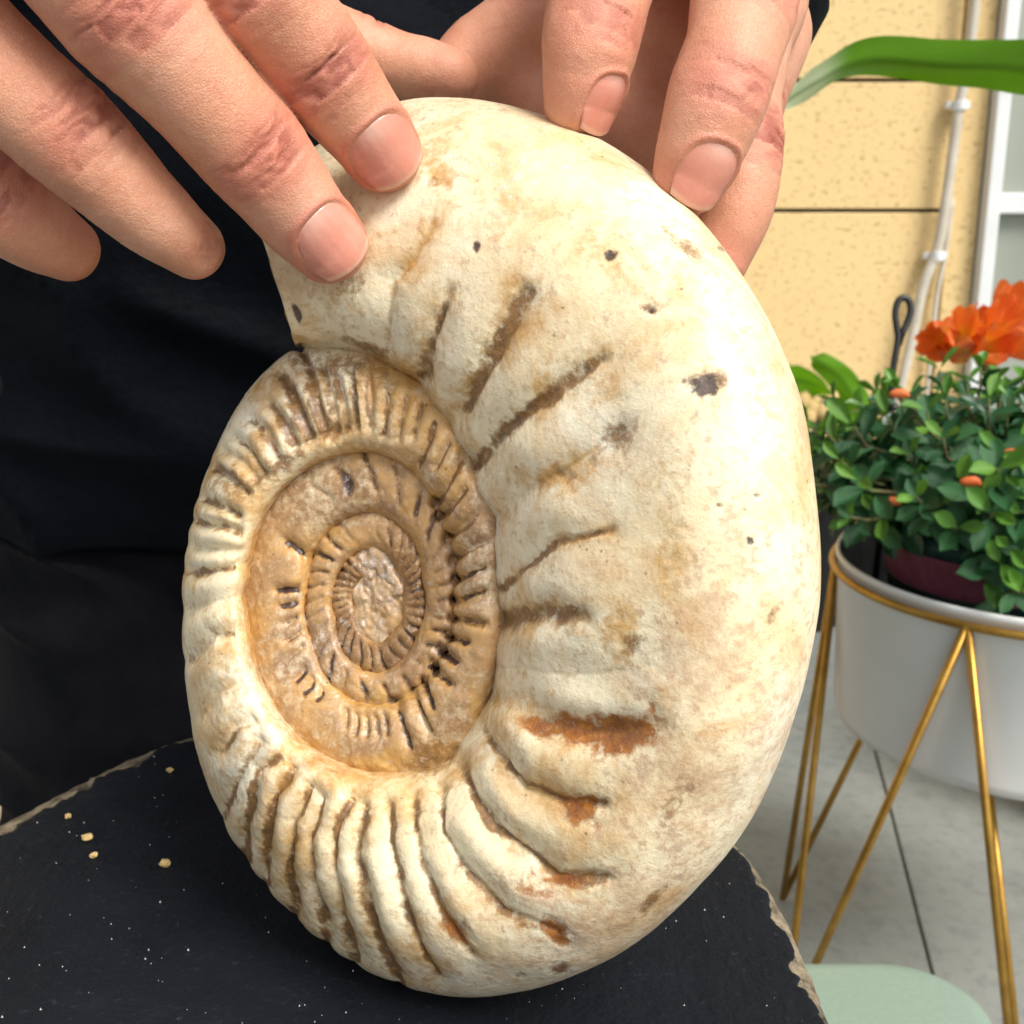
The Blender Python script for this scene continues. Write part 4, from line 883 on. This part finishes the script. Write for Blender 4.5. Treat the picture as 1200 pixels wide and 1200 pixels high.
# nursery pot standing inside, tilted up above the rim
nb = Vector((PX - .028, PY + .000, PBOT + .0155)); NH = PZ + .030 - nb.z
npot = link('nursery_pot', mesh_from('nursery_pot', *lathe([(.058, 0), (.060, .002), (.082, NH - .012), (.087, NH - .010), (.087, NH), (.083, NH), (.080, NH - .01), (.077, NH - .03), (.01, NH - .028)], 72)), M_GREENPOT)
npot.location = nb; tag(npot, 'dark green nursery pot with a dusky pink band inside the white pot', 'plant pot')
V, F = lathe([(.0755 + .0008, NH - .045), (.0815 + .0008, NH - .0135)], 72); link('printed_band', mesh_from('printed_band', V, F[:-2]), M_BAND, npot)
link('soil', mesh_from('soil', *lathe([(.078, NH - .029), (.05, NH - .020), (.005, NH - .018)], 48)), M_SOIL, npot)

# ------------------------------------------------------------------ small-leaved shrub
def leaf_mesh(name, mat, L=1.0, Wd=.5, cup=.18, bend=.25, nx=5, ny=4):
    V, F = [], []
    for i in range(nx + 1):
        t = i / nx; w = Wd * .5 * (math.sin(math.pi * min(1, t ** 1.25)) ** .62 if 0 < t < 1 else .04) * (0.72 + .45 * t)
        for j in range(ny + 1):
            u = -1 + 2 * j / ny; V.append((t * L, u * w, cup * abs(u) ** 1.5 * w * 1.4 - bend * t * t * L * .5 + .02 * math.sin(t * 9) * abs(u)))
    for i in range(nx):
        for j in range(ny): a = i * (ny + 1) + j; F.append((a, a + ny + 1, a + ny + 2, a + 1))
    me = mesh_from(name, V, F); me.materials.append(mat); return me
LM = [leaf_mesh('leaf', M_LEAF, 1, .52, .35, .25), leaf_mesh('leaf', M_LEAF, 1, .58, .5, .05), leaf_mesh('leaf', M_LEAF, 1, .48, .25, .5)]; LY = [leaf_mesh('leaf', M_LEAFY, 1, .46, .5, -.1), leaf_mesh('leaf', M_LEAFY, 1, .5, .4, .2)]
root = Vector((nb.x, nb.y, nb.z + NH - .02))
shrub = empty('leafy_shrub', root); tag(shrub, 'bushy green shrub with small glossy leaves and orange buds in the white pot', 'shrub')
leaves = []; stems = []; shc = Vector((PX - .018, PY, PZ + .070))
def rosette(p, d, size, n_pairs=4):
    d = d.normalized(); u = d.orthogonal().normalized(); w = d.cross(u); a0 = random.uniform(0, math.pi)
    for k in range(n_pairs):
        for h_ in (0, 1):
            a = a0 + k * math.pi / 2 * 1.05 + h_ * math.pi + random.uniform(-.25, .25); out = u * math.cos(a) + w * math.sin(a)
            up_ = (.15 + .28 * k) + random.uniform(-.15, .2); X = (out + d * up_).normalized(); Z = (d - X * d.dot(X)).normalized(); Y = Z.cross(X)
            L = size * (1.15 - .17 * k) * random.uniform(.8, 1.15); base = p - d * (.012 * (n_pairs - 1 - k)) * (size / .022) + X * .001
            M4 = Matrix(((X.x * L, Y.x * L, Z.x * L, base.x), (X.y * L, Y.y * L, Z.y * L, base.y), (X.z * L, Y.z * L, Z.z * L, base.z), (0, 0, 0, 1)))
            young = k >= n_pairs - 1 and n_pairs > 2 or random.random() < .08
            leaves.append((M4, young))
tips = []
for i in range(3000):
    if len(tips) >= 140: break
    a = random.uniform(0, 2 * math.pi); z = random.uniform(-.55, 1); r_ = random.uniform(.72, 1.0); c_ = math.sqrt(1 - z * z)
    dv = Vector((math.cos(a) * c_, math.sin(a) * c_, z)); p = shc + Vector((dv.x * .172 * r_, dv.y * .145 * r_, dv.z * (.070 if dv.z > 0 else .085) * r_))
    if p.z < PZ + .012 and math.hypot(p.x - PX, p.y - PY) > .06 and not (p.x > PX - .02 and p.y < PY): continue
    if p.y > PY + .09 and p.z < PZ + .06: continue
    dd_ = p.y * CP - (p.z - CAMZ) * SP; qx_ = 600 + FPX * p.x / dd_; qy_ = 600 + FPX * (-(p.z - CAMZ) * CP - p.y * SP) / dd_
    if 1040 < qx_ < 1150 and 590 < qy_ < 720: continue
    if all((p - q).length > .0225 for q, _ in tips): tips.append((p, (dv + Vector((0, -.25, .55))).normalized()))
for (x, y, d) in ((1122, 618, .75), (1172, 660, .755), (1195, 690, .75), (1150, 580, .74), (1195, 600, .74)): tips.append((at(x, y, d), Vector((-.1, -.75, .35))))
for p, d in tips:
    rosette(p, d, random.uniform(.022, .029), random.choice((3, 4, 4)))
    mid_ = root.lerp(p, .55) + Vector((0, 0, .012)); stems.append(tube([root, mid_, p - d * .02, p], [.0018, .0015, .0012, .0008], 5))
# inner, shaded leaves along the stems
for i in range(170):
    p, d = random.choice(tips); q = root.lerp(p, random.uniform(.6, .9)); rosette(q, (d + Vector((random.uniform(-.5, .5), random.uniform(-.5, .5), .2))), .021, 2)
camv = Vector((0, 0, CAMZ))
def score(M4):
    p = M4.translation; return (p - camv).length - .4 * (M4.translation - shc).length + (0 if p.x < .40 else .3)
leaves.sort(key=lambda q: score(q[0])); V_, F_, mi = [], [], []
for k, (M4, yg) in enumerate(leaves):
    me = random.choice(LY if yg else LM)
    if k < 300:
        o = bpy.data.objects.new('leaf', me); C.objects.link(o); o.parent = shrub; o.matrix_local = Matrix.Translation(-root) @ M4
    else:
        b = len(V_); V_ += [tuple(M4 @ v.co - root) for v in me.vertices]; F_ += [tuple(i + b for i in f.vertices) for f in me.polygons]; mi += [1 if yg else 0] * len(me.polygons)
me = mesh_from('foliage', V_, F_); me.materials.append(M_LEAF); me.materials.append(M_LEAFY); me.polygons.foreach_set('material_index', mi); struct(link('foliage', me, None, shrub), 'stuff')
sV, sF = merge(stems); link('stems', mesh_from('stems', [(x - root.x, y - root.y, z - root.z) for x, y, z in sV], sF), M_STEM, shrub)
for (x, y, d) in ((1050, 462, .80), (1040, 588, .80), (1133, 565, .75), (1180, 533, .75)):
    p = at(x, y, d) - root; V, F = sweep([(p.x - .003, p.y, p.z - .002, .0008, .0008), (p.x - .002, p.y, p.z, .0026, .0028), (p.x + .004, p.y - .002, p.z + .001, .0034, .0028), (p.x + .008, p.y - .003, p.z - .001, .0010, .0010)], 10, 4)
    link('flower_bud', mesh_from('flower_bud', V, F), M_ORANGE, shrub)
    V, F = tube([tuple(p), tuple(p * .75 + Vector((0, 0, .01))), (0, 0, .004)], .0009, 5); link('bud_stalk', mesh_from('bud_stalk', V, F), M_STEM, shrub)

# ------------------------------------------------------------------ clivia with strap leaves behind, its pot on the floor
cb = Vector((.62, 1.12, 0)); cl_ = empty('flowering_plant', cb + Vector((0, 0, .20))); tag(cl_, 'strap-leaved plant with orange trumpet flowers rising behind the small-leaved shrub', 'plant')
cp = link('tall_pot', mesh_from('tall_pot', *lathe([(.075, 0), (.078, .003), (.105, .20), (.112, .205), (.112, .225), (.105, .225), (.10, .20), (.01, .198)], 64)), M_BLACK); cp.location = cb; tag(cp, 'black round pot on the floor holding the orange-flowered plant', 'plant pot')
def strap(pts, widths, wdir, name='leaf', parent=cl_, tipcol=True, fold=.25, mat=M_STRAP):
    Q = crom(pts, 10); m = len(Q); tt = np.linspace(0, 1, m); wv = np.interp(tt, np.linspace(0, 1, len(widths)), widths); V, F = [], []; cols = []; nj = 8
    o_ = Vector(parent.location)
    for i in range(m):
        t = Vector(Q[min(i + 1, m - 1)] - Q[max(i - 1, 0)]).normalized(); w0 = Vector(wdir[0]).lerp(Vector(wdir[1]), tt[i]); w = (w0 - t * w0.dot(t)).normalized(); n = t.cross(w)
        for j in range(nj + 1):
            u = -1 + 2 * j / nj; p = Vector(Q[i]) + w * (u * wv[i]) + n * (abs(u) * wv[i] * fold + .0025 * math.sin(tt[i] * 17 + u * 2) * u)
            V.append(tuple(p - o_)); cols.append((float(sstep(.80, .89, tt[i])) if tipcol else 0, max(0, 1 - abs(u) * 5), 0, 1))
    for i in range(m - 1):
        for j in range(nj): a = i * (nj + 1) + j; F.append((a, a + nj + 1, a + nj + 2, a + 1))
    me = mesh_from(name, V, F); a_ = me.color_attributes.new('leaf_tone', 'FLOAT_COLOR', 'POINT'); a_.data.foreach_set('color', np.array(cols, np.float32).ravel()); return link(name, me, mat, parent)
b0 = cb + Vector((0, 0, .19))
strap([tuple(b0), (.66, 1.08, .42), (.70, 1.0, .66), tuple(at(1390, 190, .98)), tuple(at(1290, 105, .96)), tuple(at(1200, 82, .94)), tuple(at(1110, 78, .92)), tuple(at(1015, 72, .90)), tuple(at(955, 98, .885)), tuple(at(908, 128, .875))],
      [.014, .022, .028, .031, .031, .029, .022, .0175, .0165, .0150, .003], ((.6, -.5, .2), (.1, -.55, .9)))
for tip_, w_ in (((.86, 1.2, .62), .028), ((.74, 1.36, .66), .028), ((.95, 1.0, .44), .027), ((.60, 1.42, .50), .026)):
    t_ = Vector(tip_); strap([tuple(b0), tuple(b0.lerp(t_, .35) + Vector((0, 0, .12))), tuple(b0.lerp(t_, .75) + Vector((0, 0, .10))), tip_], [.015, .025, w_, .020, .001], ((0, 1, .2), (.3, 1, .3)))
um = at(1150, 418, 1.06); V, F = tube([tuple(b0 - Vector(cl_.location)), tuple(b0.lerp(um, .5) + Vector((-.01, 0, .02)) - Vector(cl_.location)), tuple(um - Vector(cl_.location))], [.009, .008, .007], 10); link('flower_stalk', mesh_from('flower_stalk', V, F), M_STEM, cl_)
def petal():
    V, F, cols = [], [], []; nx, ny = 8, 4
    for i in range(nx + 1):
        t = i / nx; w = .30 * (math.sin(math.pi * (t * .86 + .07)) ** .8) * (.5 + .6 * t)
        for j in range(ny + 1):
            u = -1 + 2 * j / ny; V.append((t, u * w, .10 + .16 * t + .20 * t * t - .22 * t ** 4 + .07 * u * u + .015 * math.sin(11 * t + 3 * u))); cols.append((1 - float(sstep(.1, .6, t)), 0, 0, 1))
    for i in range(nx):
        for j in range(ny): a = i * (ny + 1) + j; F.append((a, a + ny + 1, a + ny + 2, a + 1))
    me = mesh_from('petal', V, F); a_ = me.color_attributes.new('leaf_tone', 'FLOAT_COLOR', 'POINT'); a_.data.foreach_set('color', np.array(cols, np.float32).ravel()); me.materials.append(M_ORANGE); return me
PM_ = petal()
for (x, y, d, fx, fy) in ((1112, 395, 1.02, -.7, .1), (1140, 385, 1.0, -.25, .45), (1185, 372, 1.03, .1, .7), (1170, 398, .99, .1, .15), (1128, 398, 1.04, -.5, .5), (1205, 392, 1.0, .5, .2), (1225, 368, 1.04, .5, .5), (1165, 376, 1.07, -.1, .7), (1195, 352, 1.06, .15, .9), (1240, 395, 1.03, .8, .2)):
    tipp = at(x, y, d); ax = Vector((fx, -.55, fy)).normalized(); base = tipp + Vector((-.006, 0, -.004)) - ax * .028; off = Vector(cl_.location)
    V, F = tube([tuple(um - off), tuple(um.lerp(base, .6) + Vector((0, 0, .004)) - off), tuple(base - off), tuple(base + ax * .012 - off)], [.0022, .0024, .004, .006], 8); fl_o = link('flower', mesh_from('flower', V, F), M_ORANGE, cl_)
    u = ax.orthogonal().normalized(); w = ax.cross(u); L = .044
    for k in range(6):
        a = k * math.pi / 3 + x; out = u * math.cos(a) + w * math.sin(a); X = (ax * .94 + out * .05).normalized(); Z = (out - X * out.dot(X)).normalized(); Y = Z.cross(X); b = base + ax * .004 - off
        s_ = L * random.uniform(.9, 1.08) * (1 if k % 2 else .92)
        o = bpy.data.objects.new('petal', PM_); C.objects.link(o); o.parent = fl_o
        o.matrix_local = Matrix(((X.x * s_, Y.x * s_, Z.x * s_, b.x), (X.y * s_, Y.y * s_, Z.y * s_, b.y), (X.z * s_, Y.z * s_, Z.z * s_, b.z), (0, 0, 0, 1)))

# ------------------------------------------------------------------ black looped hook behind the shrub
hp = [(1030, 640, .93), (1040, 520, .93), (1046, 440, .93), (1052, 400, .93)]
loop = [(1051, 385), (1049, 368), (1052, 354), (1058, 349), (1065, 352), (1067, 364), (1063, 378), (1057, 392)]
P_ = [tuple(at(*h)) for h in hp] + [tuple(at(x, y, .93)) for x, y in loop] + [tuple(at(1053, 404, .934))]
base = Vector((at(1030, 640, .93).x, at(1030, 640, .93).y, PBOT + .02)); P_ = [(min(base.x, PX - .06), PY + .07, PBOT + .0145)] + P_
hk = link('looped_hook', mesh_from('looped_hook', *tube(crom(P_, 6), .0027, 10)), M_BLACK); tag(hk, 'black rod with a looped top sticking up behind the shrub', 'hook')

# ------------------------------------------------------------------ dark pot with broad leaves by the wall
db = Vector((at(940, 600, 1.75).x, 1.70, 0)); DH = .24
dp_ = link('dark_pot', mesh_from('dark_pot', *lathe([(.065, 0), (.068, .003), (.085, DH - .02), (.092, DH - .018), (.092, DH), (.086, DH), (.082, DH - .02), (.01, DH - .022)], 56)), M_BLACK); dp_.location = db; tag(dp_, 'black pot standing on the floor near the yellow wall', 'plant pot')
br = empty('broad_leaved_plant', db + Vector((0, 0, DH - .02))); tag(br, 'plant with a rounded leaf and pale blossoms in the black pot by the wall', 'plant')
q0 = Vector(br.location)
strap([tuple(q0), tuple(at(1010, 500, 1.72)), tuple(at(990, 450, 1.7)), tuple(at(962, 425, 1.68)), tuple(at(950, 418, 1.67))], [.008, .018, .020, .014, .001], ((1, 0, .6), (.6, -.2, 1)), parent=br, tipcol=False)
strap([tuple(q0), tuple(at(905, 480, 1.70)), tuple(at(915, 452, 1.66)), tuple(at(945, 447, 1.62)), tuple(at(975, 462, 1.60))], [.006, .012, .030, .034, .002], ((.2, -1, .5), (-.1, -.8, .9)), parent=br, tipcol=False, fold=.1)
for t_ in ((.34, 1.58, .28), (.52, 1.85, .30), (.40, 1.9, .30)): strap([tuple(q0), tuple(q0.lerp(Vector(t_), .5) + Vector((0, 0, .05))), t_], [.006, .022, .026, .001], ((.5, -1, .5), (.5, -1, .5)), parent=br, tipcol=False)
for (x, y) in ((940, 470), (950, 478), (935, 482), (962, 480), (972, 468), (946, 488)):
    p = at(x, y, 1.62) - q0; V, F = sweep([(p.x, p.y, p.z - .014, .003, .003), (p.x, p.y, p.z - .006, .011, .009), (p.x + .003, p.y, p.z + .006, .010, .008), (p.x + .004, p.y, p.z + .014, .002, .002)], 10, 4); link('blossom', mesh_from('blossom', V, F), M_CRUMB, br)
    V, F = tube([tuple(p), (p.x * .4, p.y * .4, p.z * .5), (0, 0, 0)], .002, 6); link('blossom_stalk', mesh_from('blossom_stalk', V, F), M_STEM, br)

# ------------------------------------------------------------------ pale green plastic stool beside the slate table
SZ = .20; a_, b_ = on_z(975, 1122, SZ), on_z(1174, 1205, SZ)
sx1 = b_.x; sy1 = a_.y; sx0, sy0 = sx1 - .26, sy1 - .24; rc = .045
out = []
for (cx_, cy_, a0) in ((sx1 - rc, sy1 - rc, 0), (sx0 + rc, sy1 - rc, 90), (sx0 + rc, sy0 + rc, 180), (sx1 - rc, sy0 + rc, 270)):
    for k in range(13): a = R(a0 + 90 * k / 12); out.append((cx_ + rc * math.cos(a), cy_ + rc * math.sin(a)))
mx_, my_ = (sx0 + sx1) / 2, (sy0 + sy1) / 2; n = len(out); V, F = [], []
for off, z in ((-.10, .0), (-.012, .0), (-.006, -.0006), (-.002, -.003), (0, -.007), (0, -.022), (-.004, -.022), (-.004, -.010), (-.10, -.010)):
    for (x, y) in out:
        d_ = Vector((x - mx_, y - my_)); V.append((d_.x * (1 + off / .13), d_.y * (1 + off / .13), SZ + z))
for i in range(8):
    for k in range(n): F.append((i * n + k, (i + 1) * n + k, (i + 1) * n + (k + 1) % n, i * n + (k + 1) % n))
F.append(tuple(range(n))); F.append(tuple(8 * n + k for k in range(n - 1, -1, -1)))
sto = empty('plastic_stool', (mx_, my_, 0)); tag(sto, 'pale green plastic stool with rounded corners beside the gold stand', 'stool')
link('seat', mesh_from('seat', V, F), M_STOOL, sto)
for ix in (-1, 1):
    for iy in (-1, 1):
        V, F = sweep([(ix * .115, iy * .105, 0, .013, .013), (ix * .113, iy * .103, .02, .013, .013), (ix * .095, iy * .085, SZ - .011, .017, .017)], 16, 4); link('leg', mesh_from('leg', V, F), M_STOOL, sto)
